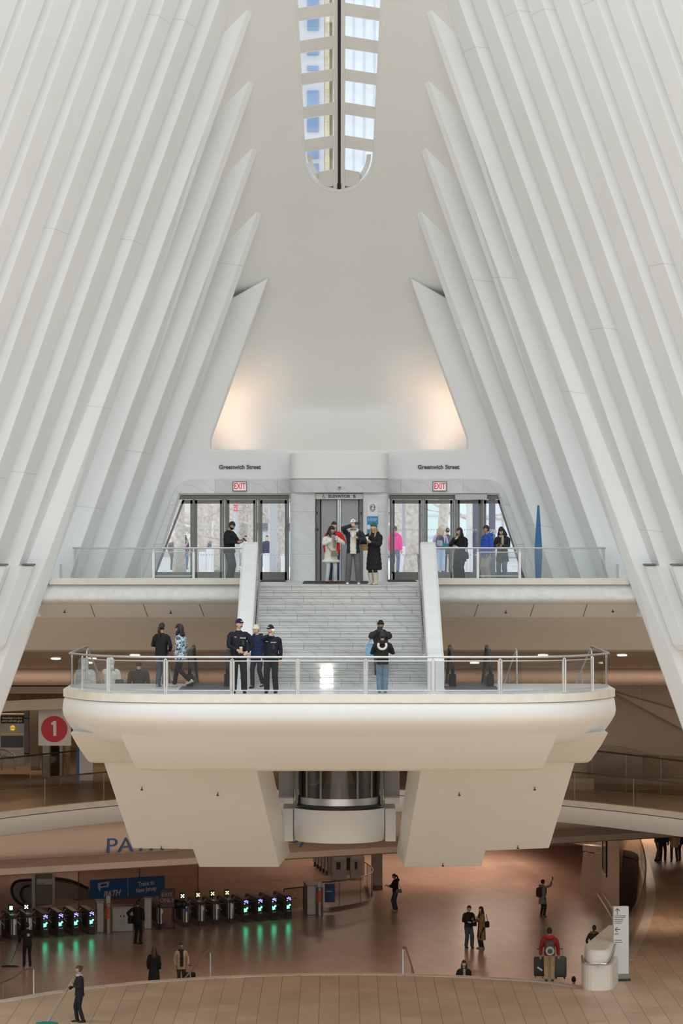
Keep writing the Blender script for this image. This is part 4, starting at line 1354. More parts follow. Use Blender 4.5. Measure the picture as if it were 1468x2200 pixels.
o = MB().ball((0, 0, 0), (.3, .22, .2), 14).ball((.26, 0, -.02), (.16, .12, .19), 10).build('bag', mat('black_bag', (.012, .012, .012), .5, bump=.5, scale=8), smooth=True)
o.location = (x+.42, y+.3, 1.0)
tag(o, 'black bag resting on the turnstile right of the exit only board', 'bag')
# rail behind the cabinets
def rail_span(p, q, lab, h=1.05, glassy=True, posts=2):
    p, q = Vector((*p, 0)), Vector((*q, 0))
    t = thing('glass_railing', lab, 'railing', tuple(p))
    d = q-p
    MB().tube([(0, 0, h), (d.x, d.y, h)], .03, 8).build('handrail', RAILD, t)
    if glassy:
        MB().rings([[(0, 0, z), (d.x, d.y, z), (d.x, d.y+.02, z), (0, .02, z)] for z in (.08, h-.04)]).build('glass_panel', glass('panel_white_glass', (.86, .84, .82), .05), t)
    for i in range(posts):
        f = i/(posts-1)
        MB().tube([(d.x*f, d.y*f, 0), (d.x*f, d.y*f, h)], .025, 6).build('post', RAILD, t)
    return t
rail_span(L0pt(236, 1983), L0pt(312, 1979), 'rail with glass infill behind the steel cabinets')
rail_span(L0pt(610, 1958), L0pt(652, 1953), 'short rail with glass infill right of the last green-arrow turnstile', 1.0)
# blue banner on a glass balustrade, far side of the gates
pa = P(193, 1891, 127); pb = P(354, 1881, 130.8)
pa2 = P(193, 1932, 127); pb2 = P(354, 1925, 130.8)
t = thing('banner', 'long blue station banner with white logo on the far glass railing', 'banner', tuple(pa2))
off = Vector(t.location)
PB = mat('banner_blue', (.01, .13, .36), .45, var=.02)
q = [pa-off, pb-off, pb2-off, pa2-off]
pn_ = MB().rings([[tuple(k) for k in q], [(k.x, k.y+.05, k.z) for k in q]]).build('panel', PB, t)
du = (pb-pa).normalized(); dv = Vector((0, 0, 1))
H = (pa-pa2).length; Wd = (pb-pa).length
ra = math.atan2(du.y, du.x)
slope = math.asin(du.z)
bm_ = mat('banner_white', (.66, .66, .66), .5)
def on_b(fx_, fz_, e=.012):
    p = (pa2-off).lerp(pb2-off, fx_)
    h = H+((pb-pb2).length-H)*fx_
    n = Vector((du.y, -du.x, 0)).normalized()
    return p+Vector((0, 0, h*fz_))+n*e
a_ = on_b(.495, 0); b_ = on_b(.5, 0); c_ = on_b(.5, 1); d_ = on_b(.495, 1)
MB().rings([[tuple(k) for k in (a_, b_, c_, d_)], [tuple(k+Vector((0, .02, 0))) for k in (a_, b_, c_, d_)]]).build('divider', bm_, pn_)
text('lettering', 'PATH', bm_, tuple(on_b(.285, .24)), .36, pn_, rot=(PI/2, 0, ra), depth=.004, bold=.012, shear=.25, squeeze=1.2)
text('lettering', 'Trains to', bm_, tuple(on_b(.745, .66)), .29, pn_, rot=(PI/2, 0, ra), depth=.004, bold=.006)
text('lettering', 'New Jersey', bm_, tuple(on_b(.745, .36)), .29, pn_, rot=(PI/2, 0, ra), depth=.004, bold=.006)
# logo: leaning square ring with a tail
def lg(pts): return [tuple(on_b(p[0], p[1], .014)) for p in pts]
for poly in ([(.115, .82), (.25, .88), (.25, .80), (.12, .74)], [(.25, .88), (.245, .6), (.215, .6), (.22, .82)], [(.245, .6), (.12, .56), (.122, .63), (.23, .67)],
             [(.1, .8), (.135, .83), (.14, .56), (.105, .54)], [(.1, .6), (.135, .6), (.135, .4), (.122, .42)]):
    k = lg(poly)
    MB().rings([k, [(p[0], p[1]+.01, p[2]) for p in k]]).build('logo', bm_, pn_)
rail_span((P(168, 1900, 126.4).x, 126.6), (P(425, 1880, 132.5).x, 132.7), 'far glass railing that carries the blue banner', 2.2, True, 3)
# moving stair beyond the gates at the far left
t = thing('escalator', 'escalator with dark rounded handrail end beyond the left turnstiles', 'escalator', (X(60, 130), 130, 0))
sc = 130/F
def ep(u, v): return ((u-60)*sc, Z(v, 130))
loop = catmull([ep(50, 1946), ep(38, 1938), ep(28, 1925), ep(25, 1910), ep(30, 1898), ep(42, 1892), ep(70, 1890), ep(120, 1887), ep(158, 1894), ep(190, 1909)], 5)
MB().tube([(x, 0, z) for x, z in loop], (.06, .06), 8).build('handrail', BLK, t, smooth=True)
MB().prism(loop+[ep(192, 1932), ep(60, 1950)], .02, .06).build('balustrade', mat('balustrade_rose', (.16, .11, .1), .3), t)
lp2 = catmull([ep(66, 1950), ep(52, 1935), ep(46, 1918), ep(52, 1905), ep(66, 1901)], 5)
MB().tube([(x, -.3, z) for x, z in lp2], .05, 8).build('handrail', BLK, t, smooth=True)
MB().prism([ep(118, 1893), ep(160, 1900), ep(193, 1912), ep(193, 1933), ep(150, 1930), ep(118, 1930)], -.12, -.02).build('side_cladding', mat('brown_cladding', (.30, .23, .16), .45), t)
MB().prism([ep(118, 1930), ep(150, 1929), ep(166, 1934), ep(163, 1941), ep(118, 1948)], -.16, -.05).build('lower_cladding', mat('tan_cladding', (.42, .33, .25), .5), t)
t = thing('portal_frame', 'steel portal with a small white notice beyond the left turnstiles', 'portal', (X(92, 126.5), 126.5, 0))
sc = 126.5/F
for a, b in ((69, 76), (113, 118)): MB().box((a-92)*sc, (b-92)*sc, -.1, .1, 0, 3.6).build('post', LST, t)
MB().box((76-92)*sc, (113-92)*sc, .02, .08, .6, 3.6).build('panel', mat('portal_panel', (.2, .16, .12), .4), t)
MB().box((79-92)*sc, (113-92)*sc, -.05, -.02, Z(1900, 126.5), Z(1888, 126.5)).build('notice', mat('notice_white', (.55, .52, .48), .5), t)
MB().box((81-92)*sc, (96-92)*sc, -.06, -.05, Z(1897.5, 126.5), Z(1896.5, 126.5)).build('notice_lines', INK, t)

# curved glass railing, ticket machines, column, far gate feet on the right of the gates
pts = []
for u, v in ((692, 1957), (715, 1956), (745, 1951), (775, 1945), (793, 1939), (801, 1932), (801, 1926), (795, 1919)):
    pts.append(L0pt(u, v))
tail = [L0pt(782, 1909)]
allp = catmull(pts+tail, 4)
t = thing('glass_railing', 'curved glass railing with a blue poster on its left end', 'railing', (*pts[0], 0))
off = Vector(t.location)
MB().tube([(p[0]-off.x, p[1]-off.y, 1.3) for p in allp], .03, 8).build('handrail', RAILD, t, smooth=True)
rs = []
for z in (0, .16):
    rs.append([(p[0]-off.x, p[1]-off.y-.1, z) for p in allp]+[(p[0]-off.x+.05, p[1]-off.y+.25, z) for p in reversed(allp)])
MB().rings(rs).build('plinth', LST, t)
n_ = len(allp)//5
for i in range(5):
    a = allp[i*n_:(i+1)*n_+1]
    MB().rings([[(p[0]-off.x, p[1]-off.y, z) for p in a]+[(p[0]-off.x+.005, p[1]-off.y+.02, z) for p in reversed(a)] for z in (.16, 1.27)]).build('glass_panel', GLASS, t)
    MB().tube([(a[-1][0]-off.x, a[-1][1]-off.y, .16), (a[-1][0]-off.x, a[-1][1]-off.y, 1.3)], .015, 6).build('joint', RAILD, t)
c = Vector(L0pt(709, 1956))
MB().box(c.x-off.x-.23, c.x-off.x+.23, c.y-off.y-.13, c.y-off.y-.1, .38, 1.22).build('poster', mat('poster_blue', (.012, .06, .25), .45), t)
MB().box(c.x-off.x-.17, c.x-off.x+.1, c.y-off.y-.135, c.y-off.y-.13, .86, .9).build('poster_line', bm_, t)
for i, (u0, u1, v) in enumerate(((712, 745, 1892), (752, 781, 1891))):
    x0, y = L0pt(u0, v); x1 = X(u1, y)
    t = thing('ticket_machine', '%s of the two steel ticket machines behind the curved railing' % ('left' if i == 0 else 'right'), 'ticket machine', (x0, y, 0), 0, 'ticket machines')
    MB().box(0, x1-x0, 0, .8, 0, 2.3, bev=.03).build('body', LST, t)
    MB().box(.1, x1-x0-.08, -.02, 0, 1.0, 2.2, bev=.01).build('front_panel', GM, t)
    MB().box(.25, x1-x0-.3, -.04, -.015, .55, .9).build('tray', BLK, t)
x0, y = L0pt(798, 1912)
t = thing('information_pillar', 'square grey pillar behind the curved glass railing', 'pillar', (x0, y, 0))
w = X(822, y)-x0
MB().box(0, w, 0, w, .22, 5.3).build('shaft', mat('pillar_grey', (.42, .38, .35), .5), t)
MB().box(-.01, w+.01, -.01, w, 0, .22).build('base', mat('pillar_base', (.16, .13, .1), .5), t)
MB().box(.08, w-.25, -.015, 0, 3.0, 3.03).box(.08, w-.15, -.015, 0, 2.85, 2.87).build('text_lines', INK, t)
for i, (u, v) in enumerate(((678, 1861), (684, 1865.5), (690, 1870), (697, 1875), (704, 1880))):
    y = YZ(v, 0)
    o = copy_tree(protos['plain'])
    o.location = (X(u, y), y, 0); o.rotation_euler = (0, 0, -PI/2+.06)
    o['label'] = 'far turnstile in the receding row behind the landing hull, %s from the front' % ['fifth', 'fourth', 'third', 'second', 'first'][i]
    o['group'] = 'turnstiles'

# ================================================================ RIGHT SIDE OF THE CONCOURSE
# curved fascia and glass rail around the opening
t = thing('glass_railing', 'curved glass railing around the stair opening at lower right', 'railing', (curve[0][0], curve[0][1], ZL1))
off = Vector(t.location)
cc = catmull(curve+[(11.6, 134.0)], 4)
MB().tube([(p[0]-off.x-.05, p[1]-off.y, 1.05) for p in cc], .03, 8).build('handrail', RAILD, t, smooth=True)
k = len(cc)//6
for i in range(6):
    a = cc[i*k:(i+1)*k+1]
    MB().rings([[(p[0]-off.x-.05, p[1]-off.y, z) for p in a]+[(p[0]-off.x-.035, p[1]-off.y, z) for p in reversed(a)] for z in (0, 1.02)]).build('glass_panel', TINT, t, smooth=True)
m = MB()
m.rings([[(p[0], p[1], ZL1-.36), (p[0]-.12, p[1], ZL1-.36), (p[0]-.3, p[1], 0), (p[0], p[1], 0)] for p in cc])
struct(m, 'wall_fascia', mat('opening_fascia', (.56, .47, .39), .45, var=.03), smooth=True)
m = MB()
m.rings([[(p[0]+.02, p[1], ZL1+.01), (p[0]+.35, p[1], ZL1+.01), (p[0]+.35, p[1], ZL1-.3), (p[0]-.14, p[1], ZL1-.3), (p[0]-.14, p[1], ZL1)] for p in cc])
struct(m, 'trim_33', LIP)
# wall block on the lowest floor with a dark screen
ya = YZ(2005, 0)
q0 = L0pt(1278, 1913); q1 = L0pt(1331, 1971)
struct(MB().rings([[(q0[0], q0[1], z), (q1[0], q1[1], z), (q1[0]+.25, q1[1]+2.5, z), (q0[0]+2.6, q0[1]+6, z), (q0[0]+.6, q0[1]+6, z)] for z in (0, 5.3)]), 'wall_block', mat('pink_block', (.60, .49, .43), .4, var=.03))
dv_ = Vector((q1[0]-q0[0], q1[1]-q0[1], 0)).normalized()
nv = Vector((dv_.y, -dv_.x, 0))
def wallpt(f, z, e): return Vector((q0[0], q0[1], z))+dv_*f+nv*e
for e_sign in (1,):
    pl = [wallpt(3.6, 1.45, .04*e_sign), wallpt(5.0, 1.25, .04), wallpt(5.0, 3.3, .04), wallpt(3.6, 3.35, .04)]
c = pl[0]
t = thing('display_screen', 'tall dark screen on the pinkish wall at lower right', 'screen', tuple(c))
MB().rings([[tuple(p-c) for p in pl], [tuple(p-c+nv*-.06) for p in pl]]).build('panel', mat('screen_grey', (.16, .16, .17), .25), t)
m = MB()
for a, b in zip(pl, pl[1:]+pl[:1]): m.tube([a-c, b-c], .03, 4)
m.build('bezel', BLK, t)
x, y = L0pt(1275, 1913)
t = thing('fare_post', 'short dark post with a capped top by the pinkish wall', 'post', (x-.15, y-.2, 0))
MB().box(-.13, .13, -.13, .13, 0, 1.15).build('shaft', LST, t)
MB().box(-.17, .17, -.16, .16, 1.15, 1.24).build('cap', BLK, t)
t = thing('handrail', 'slanting handrail of the stair under the opening at lower right', 'handrail', (*L0pt(1280, 1920), 0))
off = Vector(t.location)
pA = Vector((*L0pt(1280, 1916), .05)); pB = P(1322, 1982, 108)
MB().tube([pA-off, pB-off], .03, 8).build('rail', STEEL, t)
MB().tube([pA-off+Vector((.25, 0, 0)), pB-off+Vector((.25, 0, 0))], .02, 8).build('rail', STEEL, t)
# parapet end with steel rail and rounded stone top
A = P(1287, 2118, 92.0)
PAR = mat('parapet_cream', (.74, .68, .60), .4, var=.04, scale=1)
struct(MB().rings([[(x, y, z) for x, y in rounded([(X(1254, 92), 92.9), (X(1254, 92), 91.7), (X(1312, 92), 91.7), (X(1324, 94), 93.3), (X(1334, 98), 98), (X(1300, 98), 98)], [.2, .45, .4, .2, 0, 0])] for z in (ZL1-.4, Z(2072, 92.0))]), 'wall_parapet', PAR, bevel=.02)
rs = []
for z, e in ((Z(2068, 92), 0), (Z(2047, 92), 0), (Z(2042, 92), .06), (Z(2040, 92.2), .14)):
    rs.append([(x, y, z+(y-92)*.01) for x, y in rounded([(X(1261, 92.2)+e, 93.2), (X(1261, 92.2)+e, 91.95+e), (X(1310, 92.2)-e, 91.95+e), (X(1322, 94)-e, 94), (X(1340, 97), 97.5), (X(1312, 97), 97.5)], [.2, .4, .4, .3, 0, 0])])
struct(MB().rings(rs), 'trim_34', PAR, smooth=True, angle=50)
t = thing('handrail', 'bright steel handrail wrapped around the rounded stone parapet', 'handrail', (X(1287, 91.7), 91.7, ZL1))
off = Vector(t.location)
zr = Z(2068.5, 91.7)
MB().tube([Vector(p)-off for p in catmull([(X(1258, 92), 93.2, zr), (X(1254, 91.7), 91.9, zr), (X(1262, 91.6), 91.6, zr), (X(1285, 91.6), 91.55, zr), (X(1306, 91.6), 91.62, zr), (X(1318, 92.6), 92.6, zr+.2), (X(1326, 94), 94.2, zr+.35)], 4)], .035, 8).build('rail', STEEL, t, smooth=True)
MB().box(X(1288, 91.6)-off.x-.01, X(1288, 91.6)-off.x+.01, -.1, .1, zr-off.z-.14, zr-off.z).build('bracket', STEEL, t)
# sign pylon in front of it
c = P(1338.5, 2108, 93.2)
t = thing('wayfinding_pylon', 'tall white direction pylon with arrows beside the stone parapet', 'pylon', (c.x, YZ(2106, ZL1), ZL1), .12)
yy = YZ(2106, ZL1); sc = yy/F
Hh = (2106-1947)*sc
pp_ = MB().box(-17*sc, 16*sc, -.09, .09, .22, Hh, bev=.005).build('panel', mat('pylon_pale', (.70, .68, .66), .45, var=.01), t)
MB().box(-17*sc, 16.5*sc, -.1, .1, .06, .22).build('base', mat('pylon_grey', (.25, .23, .22), .5), t)
MB().box(-20*sc, 19*sc, -.2, .2, 0, .06).build('foot_plate', BLK, t)
def pz(v): return (2106-v)*sc
m = MB()
ax = -9*sc
for a, b in (((ax, pz(1965)), (ax, pz(1951))), ((ax, pz(1951)), (ax-5*sc, pz(1956))), ((ax, pz(1951)), (ax+5*sc, pz(1956)))):
    m.tube([(a[0], -.095, a[1]), (b[0], -.095, b[1])], .012, 4)
for a, b in (((ax-5*sc, pz(1996)), (ax+6*sc, pz(1996))), ((ax-5*sc, pz(1996)), (ax, pz(1991))), ((ax-5*sc, pz(1996)), (ax, pz(2001)))):
    m.tube([(a[0], -.095, a[1]), (b[0], -.095, b[1])], .012, 4)
m.build('arrows', INK, pp_)
m = MB()
for v, l in ((1966.8, 24), (1970.5, 23), (1974.5, 18), (1978.3, 16), (1982.2, 14), (2005.5, 8), (2019, 14), (2023.5, 16)):
    x0_ = -15*sc
    rr = random.Random(v)
    while x0_ < (-15+l)*sc:
        wl_ = rr.uniform(.9, 2.6)*sc
        m.box(x0_, x0_+wl_, -.096, -.09, pz(v)-.013, pz(v)+.013)
        x0_ += wl_+.5*sc
m.build('text_lines', INK, pp_)
# thin tube rails at the edge of the concourse floor
def edge_rail(pts, lab):
    """pts: (u, v, y)"""
    w = [P(*p) for p in pts]
    b = Vector((w[-1].x, w[-1].y, 0))
    t = thing('handrail', lab, 'handrail', tuple(b))
    MB().tube([p-b for p in w], .03, 8).build('rail', STEEL, t, smooth=True)
    q = w[1].lerp(w[0], .45)
    MB().tube([q-b, Vector((q.x, q.y, max(0, q.z-1.2)))-b], .022, 6).build('post', STEEL, t)
edge_rail([(-20, 2122, 99), (30, 2101, 95.5), (52, 2084, 93.3), (66, 2081, 92.8), (72, 2084, 92.6), (72.5, 2141, 92.0)], 'bent tube handrail at the left end of the concourse edge')
edge_rail([(396, 2102, 100.5), (420, 2076, 98), (444, 2044, 96), (450, 2042, 95.6), (452, 2048, 95.4), (452, 2102, 94.9)], 'tube handrail of the steps near the man with luggage')
edge_rail([(890, 2094, 100.5), (880, 2060, 97.5), (872, 2036, 96), (868, 2034, 95.7), (866.5, 2040, 95.5), (866.5, 2094, 95.1)], 'tube handrail of the steps at the middle of the concourse edge')
# ================================================================ PEOPLE
SKIN = {'fair': mat('skin_fair', (.62, .40, .31), .5, var=.03), 'tan': mat('skin_tan', (.46, .28, .20), .5, var=.03), 'brown': mat('skin_brown', (.30, .17, .11), .5, var=.03)}
HAIRM = {'black': mat('hair_black', (.012, .010, .009), .5, var=.3, scale=30), 'brown': mat('hair_brown', (.05, .03, .018), .5, var=.3, scale=30), 'blond': mat('hair_blond', (.36, .25, .13), .5, var=.25, scale=30), 'grey': mat('hair_grey', (.3, .29, .27), .5, var=.2, scale=30)}
EYEM = mat('eye_dark', (.02, .015, .012), .3)
LIPM = mat('lip', (.36, .13, .11), .5)
CL = {}
def cloth(c, rough=.8):
    k = tuple(round(x, 3) for x in c)
    if k not in CL:
        CL[k] = mat('cloth_%d' % len(CL), c, rough, var=.12, scale=9, bump=.15, spec=.3)
    return CL[k]
FOLD = bpy.data.textures.new('folds', 'CLOUDS'); FOLD.noise_scale = .11; FOLD.noise_depth = 1; FOLD.noise_basis = 'VORONOI_F2_F1'
FOLD2 = bpy.data.textures.new('small_folds', 'CLOUDS'); FOLD2.noise_scale = .05; FOLD2.noise_depth = 1
def remesh(o, vox, smooth=6, fold=0):
    md = o.modifiers.new('r', 'REMESH'); md.mode = 'VOXEL'; md.voxel_size = vox
    if smooth:
        s = o.modifiers.new('s', 'SMOOTH'); s.factor = .5; s.iterations = smooth
    if fold:   # soft folds in the cloth
        d = o.modifiers.new('d', 'DISPLACE'); d.texture = FOLD; d.strength = fold; d.mid_level = .3
        d.texture_coords = 'LOCAL'
        d = o.modifiers.new('d', 'DISPLACE'); d.texture = FOLD2; d.strength = fold*.6; d.mid_level = .45
        d.texture_coords = 'LOCAL'
    mats = [m for m in o.data.materials]
    bake(o)
    o.data.materials.clear()
    for m in mats: o.data.materials.append(m)
    for p in o.data.polygons: p.use_smooth = True
    return o
def ik(S, T, a, b, pole):
    S, T = Vector(S), Vector(T)
    d = T-S
    L = d.length
    if L > (a+b)*.995:
        T = S+d.normalized()*(a+b)*.995; d = T-S; L = d.length
    if L < abs(a-b)*1.05+.02: L = abs(a-b)*1.05+.02
    x = (a*a-b*b+L*L)/(2*L)
    h = math.sqrt(max(0, a*a-x*x))
    n = d.normalized()
    p = Vector(pole); p = p-n*p.dot(n)
    p = p.normalized() if p.length > 1e-5 else Vector((0, 1, 0))
    return S+n*x+p*h, T
def lerp_path(pts, rad, k=3):
    """finer path with radii"""
    P_, R_ = [], []
    for i in range(len(pts)-1):
        for j in range(k):
            t = j/k
            P_.append(Vector(pts[i]).lerp(Vector(pts[i+1]), t)); R_.append(rad[i]+(rad[i+1]-rad[i])*t)
    P_.append(Vector(pts[-1])); R_.append(rad[-1])
    return P_, R_
def ell(cx, cy, z, a, b, n=20, p=2.3, tilt=0):
    out = []
    for i in range(n):
        t = 2*PI*i/n
        c, s = math.cos(t), math.sin(t)
        out.append((cx+a*math.copysign(abs(c)**(2/p), c), cy+b*math.copysign(abs(s)**(2/p), s), z))
    return out
def head_r(d):
    x, y, z = d
    px, py, pz = .079*x, .101*y, .123*z
    if z < 0:
        px *= 1-.34*(-z)**1.6
        if y > 0: py *= 1-.38*(-z)
        else: py *= 1-.10*(-z)**2
    if y < -.3 and -.1 < z < .25: py *= 1-.03*(1-abs(z-.08)/.2)   # eye sockets
    return Vector((px, py, pz))
def sph(f, nu=22, nv=16):
    rs = []
    for j in range(1, nv):
        t = PI*j/nv
        rs.append([f(Vector((math.sin(t)*math.cos(2*PI*i/nu), math.sin(t)*math.sin(2*PI*i/nu), math.cos(t)))) for i in range(nu)])
    return rs
def sstep(a, b, x):
    t = max(0, min(1, (x-a)/(b-a)))
    return t*t*(3-2*t)

PN = [0]
def person(label, loc, H, rz, top, legs, skin='fair', hair=('short', 'black'), hat=None, shoes=(.02, .02, .02), l=None, r=None, le=None, re=None,
           head=(0, 0), coat=None, stance=None, vox=.010, sleeve=1.0, wide=1.0, puffer=0, hem=.86, flare=1.0, legw=1.0, group=None, lean=0, extra=None, legs_z=None, bootz=None, sleeves=None, collar=None, front=None, turn=0, glasses=False, belly=1.0, hips=1.0, trim=None, legs_only=False):
    """rz = 0 faces the camera; l / r are the hand targets of the arm at -x / +x for a 1.75 m figure"""
    k = H/1.75
    t = thing('person', label, 'person', tuple(loc), rz, group)
    S = Matrix.Diagonal((k, k, k, 1))
    sx = .185*wide
    # ---------- skeleton
    chest = Vector((0, lean*.55, 1.28)); neck = Vector((0, lean*.85-.005, 1.47)); hc = Vector((0, lean-.025, 1.635))
    sh = {-1: Vector((-sx, lean*.8, 1.395)), 1: Vector((sx, lean*.8, 1.395))}
    tgt = {-1: Vector(l) if l else Vector((-.235, -.03, .86)), 1: Vector(r) if r else Vector((.235, -.03, .86))}
    pol = {-1: Vector(le) if le else Vector((-.6, .7, -.3)), 1: Vector(re) if re else Vector((.6, .7, -.3))}
    st = stance or ((-.10, -.01), (.10, .01))
    ft = {-1: Vector((st[0][0], st[0][1], .085+(st[0][2] if len(st[0]) > 2 else 0))), 1: Vector((st[1][0], st[1][1], .085+(st[1][2] if len(st[1]) > 2 else 0)))}
    hip = {s: Vector((s*.092, 0, .92)) for s in (-1, 1)}
    arm, leg = {}, {}
    for s in (-1, 1):
        e, w = ik(sh[s], tgt[s], .29, .26, pol[s])
        arm[s] = (sh[s], e, w)
        kn, an = ik(hip[s], ft[s], .43, .425, (0, -1, 0))
        leg[s] = (hip[s], kn, an)
    HM = Matrix.Translation(neck+Vector((0, 0, .03))) @ Matrix.Rotation(math.radians(head[0]), 4, 'Z') @ Matrix.Rotation(math.radians(head[1]), 4, 'X') @ Matrix.Translation(hc-neck-Vector((0, 0, .03)))
    # ---------- body: one continuous surface
    b = MB()
    rs = sph(lambda d: HM @ head_r(d))
    b.rings(rs)
    for s in (-1, 1): b.ball(HM @ Vector((s*.074, .012, -.005)), (.012, .022, .032), 8)
    b.rings([[HM @ Vector((x*w, y, z)) for x, y in ((-1, 0), (-.5, -.6*d-.0), (.5, -.6*d), (1, 0), (.4, .02), (-.4, .02))] for z, w, d, y0 in ()] or [[HM @ Vector(p) for p in ((-.011, -.088, .02), (.011, -.088, .02), (.008, -.098, .02), (-.008, -.098, .02))], [HM @ Vector(p) for p in ((-.018, -.085, -.035), (.018, -.085, -.035), (.011, -.118, -.03), (-.011, -.118, -.03))]])
    b.tube(*lerp_path([chest, neck-Vector((0, 0, .03)), HM @ Vector((0, .015, -.05))], [.07, .056, .05]), n=12)
    b.rings([ell(0, lean*f, z, a*wide, bb) for z, a, bb, f in ((.86, .12, .09, 0), (1.0, .125, .09, .2), (1.2, .14, .10, .5), (1.38, .15, .09, .8), (1.45, .08, .06, .85))])
    for s in (-1, 1):
        S0, E, W_ = arm[s]
        b.tube(*lerp_path([S0+Vector((-s*.04, 0, 0)), S0, E, W_], [.045, .045, .036, .025]), n=10)
        # hand: palm, four unequal bent fingers, thumb from the side
        d = (W_-E).normalized()
        side = Vector((0, -1, 0)).cross(d)
        if side.length < .2: side = Vector((1, 0, 0))
        side.normalize()
        nrm = d.cross(side).normalized()*(-1)
        if nrm.dot(Vector((-s*1.0, -.4, .1))) < 0: nrm = -nrm
        pc = W_+d*.05
        b.rings([[pc+side*x*.036*q+nrm*y*.013+d*o for x, y in ((-1, -1), (1, -1), (1, 1), (-1, 1))] for o, q in ((-.055, .7), (-.02, .95), (.045, 1.0))])
        for i, ln in enumerate((.066, .076, .072, .056)):
            base = pc+side*(-.027+.018*i)+d*.035
            p1 = base+d*ln*.5+nrm*.006
            p2 = p1+(d*.6+nrm*.8).normalized()*ln*.33
            p3 = p2+(d*.1+nrm).normalized()*ln*.25
            b.tube([base-d*.02, base, p1, p2, p3], [.009, .0088, .0085, .008, .006], n=6)
        b.tube([pc-side*.02-d*.02, pc-side*.045+nrm*.012, pc-side*.058+d*.025+nrm*.026, pc-side*.05+d*.045+nrm*.034], [.012, .011, .0095, .007], n=6)
        h_, kn, an = leg[s]
        b.tube(*lerp_path([h_+Vector((0, 0, .05)), h_, kn, an], [.07, .07, .044, .032]), n=10)
        b.tube([an, an+Vector((0, -.08, -.05)), an+Vector((0, -.15, -.06))], [.034, .03, .022], n=8)
    b.xform(S)
    body = b.build('body', SKIN[skin], t)
    remesh(body, vox*k*.85, 2)
    # ---------- face details
    if not legs_only:
        m = MB()
        for s in (-1, 1): m.ball(HM @ Vector((s*.03, -.086, .016)), (.011, .006, .006), 8)
        m.xform(S).build('eyes', EYEM, body)
        m = MB()
        for s in (-1, 1): m.tube([HM @ Vector((s*.014, -.091, .034)), HM @ Vector((s*.032, -.089, .038)), HM @ Vector((s*.047, -.078, .032))], .0055, 5)
        m.xform(S).build('eyebrows', HAIRM[hair[1]] if hair[1] != 'blond' else HAIRM['brown'], body)
        m = MB().tube([HM @ Vector((-.022, -.088, -.062)), HM @ Vector((0, -.094, -.06)), HM @ Vector((.022, -.088, -.062))], (.006, .007), 6)
        m.xform(S).build('mouth', LIPM, body)
        if glasses:
            m = MB()
            for s in (-1, 1):
                pts = [HM @ Vector((s*.032+.02*math.cos(a), -.099, .014+.017*math.sin(a))) for a in [i*PI/5 for i in range(11)]]
                m.tube(pts, .004, 5)
                m.tube([HM @ Vector((s*.052, -.098, .016)), HM @ Vector((s*.078, -.01, .012))], .003, 5)
            m.tube([HM @ Vector((-.012, -.1, .016)), HM @ Vector((.012, -.1, .016))], .004, 5)
            m.xform(S).build('glasses', EYEM, t)
    # ---------- hair
    style, hcol = hair
    if style not in ('none',):
        m = MB()
        vol = {'short': 1.08, 'beard': 1.08, 'long': 1.13, 'pony': 1.09, 'bun': 1.09, 'curly': 1.28, 'shag': 1.16}[style]
        rnd = random.Random(PN[0])
        def hf(d):
            line = .42 if style != 'curly' else .5
            face = sstep(-.05, -.35, d.y)*sstep(line, line-.25, d.z)
            low = sstep(-.35, -.75, d.z) if style in ('short', 'beard', 'pony', 'bun') else sstep(-.7, -.95, d.z)
            v = vol
            if style in ('curly', 'shag'): v += .05*noise.noise(d*4+Vector((PN[0], 0, 0)))
            q = v*(1-max(face, low))+.86*max(face, low)
            return HM @ (head_r(d)*q)
        m.rings(sph(hf, 26, 20))
        if style == 'beard':
            def bf(d):
                on = sstep(-.12, -.3, d.z)*sstep(.25, -.05, d.y)
                return HM @ (head_r(d)*(.9+.16*on))
            m.rings(sph(bf, 22, 20))
        if style in ('long', 'curly', 'shag'):
            ln = {'long': .34, 'curly': .22, 'shag': .26}[style]
            wd = {'long': .085, 'curly': .125, 'shag': .105}[style]
            m.rings([[HM @ Vector((a*wd*w, .045+bb*.05*w+dy, z)) for a, bb in [(math.cos(i*PI/8), math.sin(i*PI/8)) for i in range(16)]] for z, w, dy in ((.06, .8, -.01), (-.02, 1, .01), (-.12, 1.1, .035), (-ln*.8, 1.1, .05), (-ln, .7, .045))])
            for s in (-1, 1):
                m.tube([HM @ Vector((s*.07, -.01, .03)), HM @ Vector((s*.085*(1.2 if style != 'long' else 1), -.02, -.08)), HM @ Vector((s*.09*(1.15 if style != 'long' else 1), -.045, -ln*.65)), HM @ Vector((s*.08, -.06, -ln*.95))], [.025, .033 if style == 'long' else .045, .03 if style == 'long' else .04, .012], n=8)
        if style == 'pony':
            m.tube([HM @ Vector(p) for p in ((0, .08, .04), (0, .13, .0), (0, .15, -.12), (0, .13, -.27), (0, .12, -.36))], [.03, .035, .04, .032, .01], n=10)
        if style == 'bun': m.ball(HM @ Vector((0, .1, .07)), .045, 12)
        m.xform(S)
        h = m.build('hair', HAIRM[hcol], t)
        remesh(h, vox*k*.8, 2)
    # ---------- hat
    if hat:
        kind, col = hat
        m = MB()
        def hatf(d):
            brow = .30 if kind == 'beanie' else .34
            on = sstep(brow-.16, brow, d.z+.22*max(0, d.y))
            return HM @ (head_r(d)*((1.17 if kind == 'beanie' else 1.14)*on+.88*(1-on)) + Vector((0, 0, .012 if kind == 'beanie' else 0))*on)
        m.rings(sph(hatf, 26, 20))
        if kind == 'cap':
            m.rings([[HM @ Vector(p) for p in ((-.062, -.072, .050+dz), (-.045, -.135, .036+dz), (0, -.155, .036+dz), (.045, -.135, .036+dz), (.062, -.072, .050+dz))] for dz in (0, .014)])
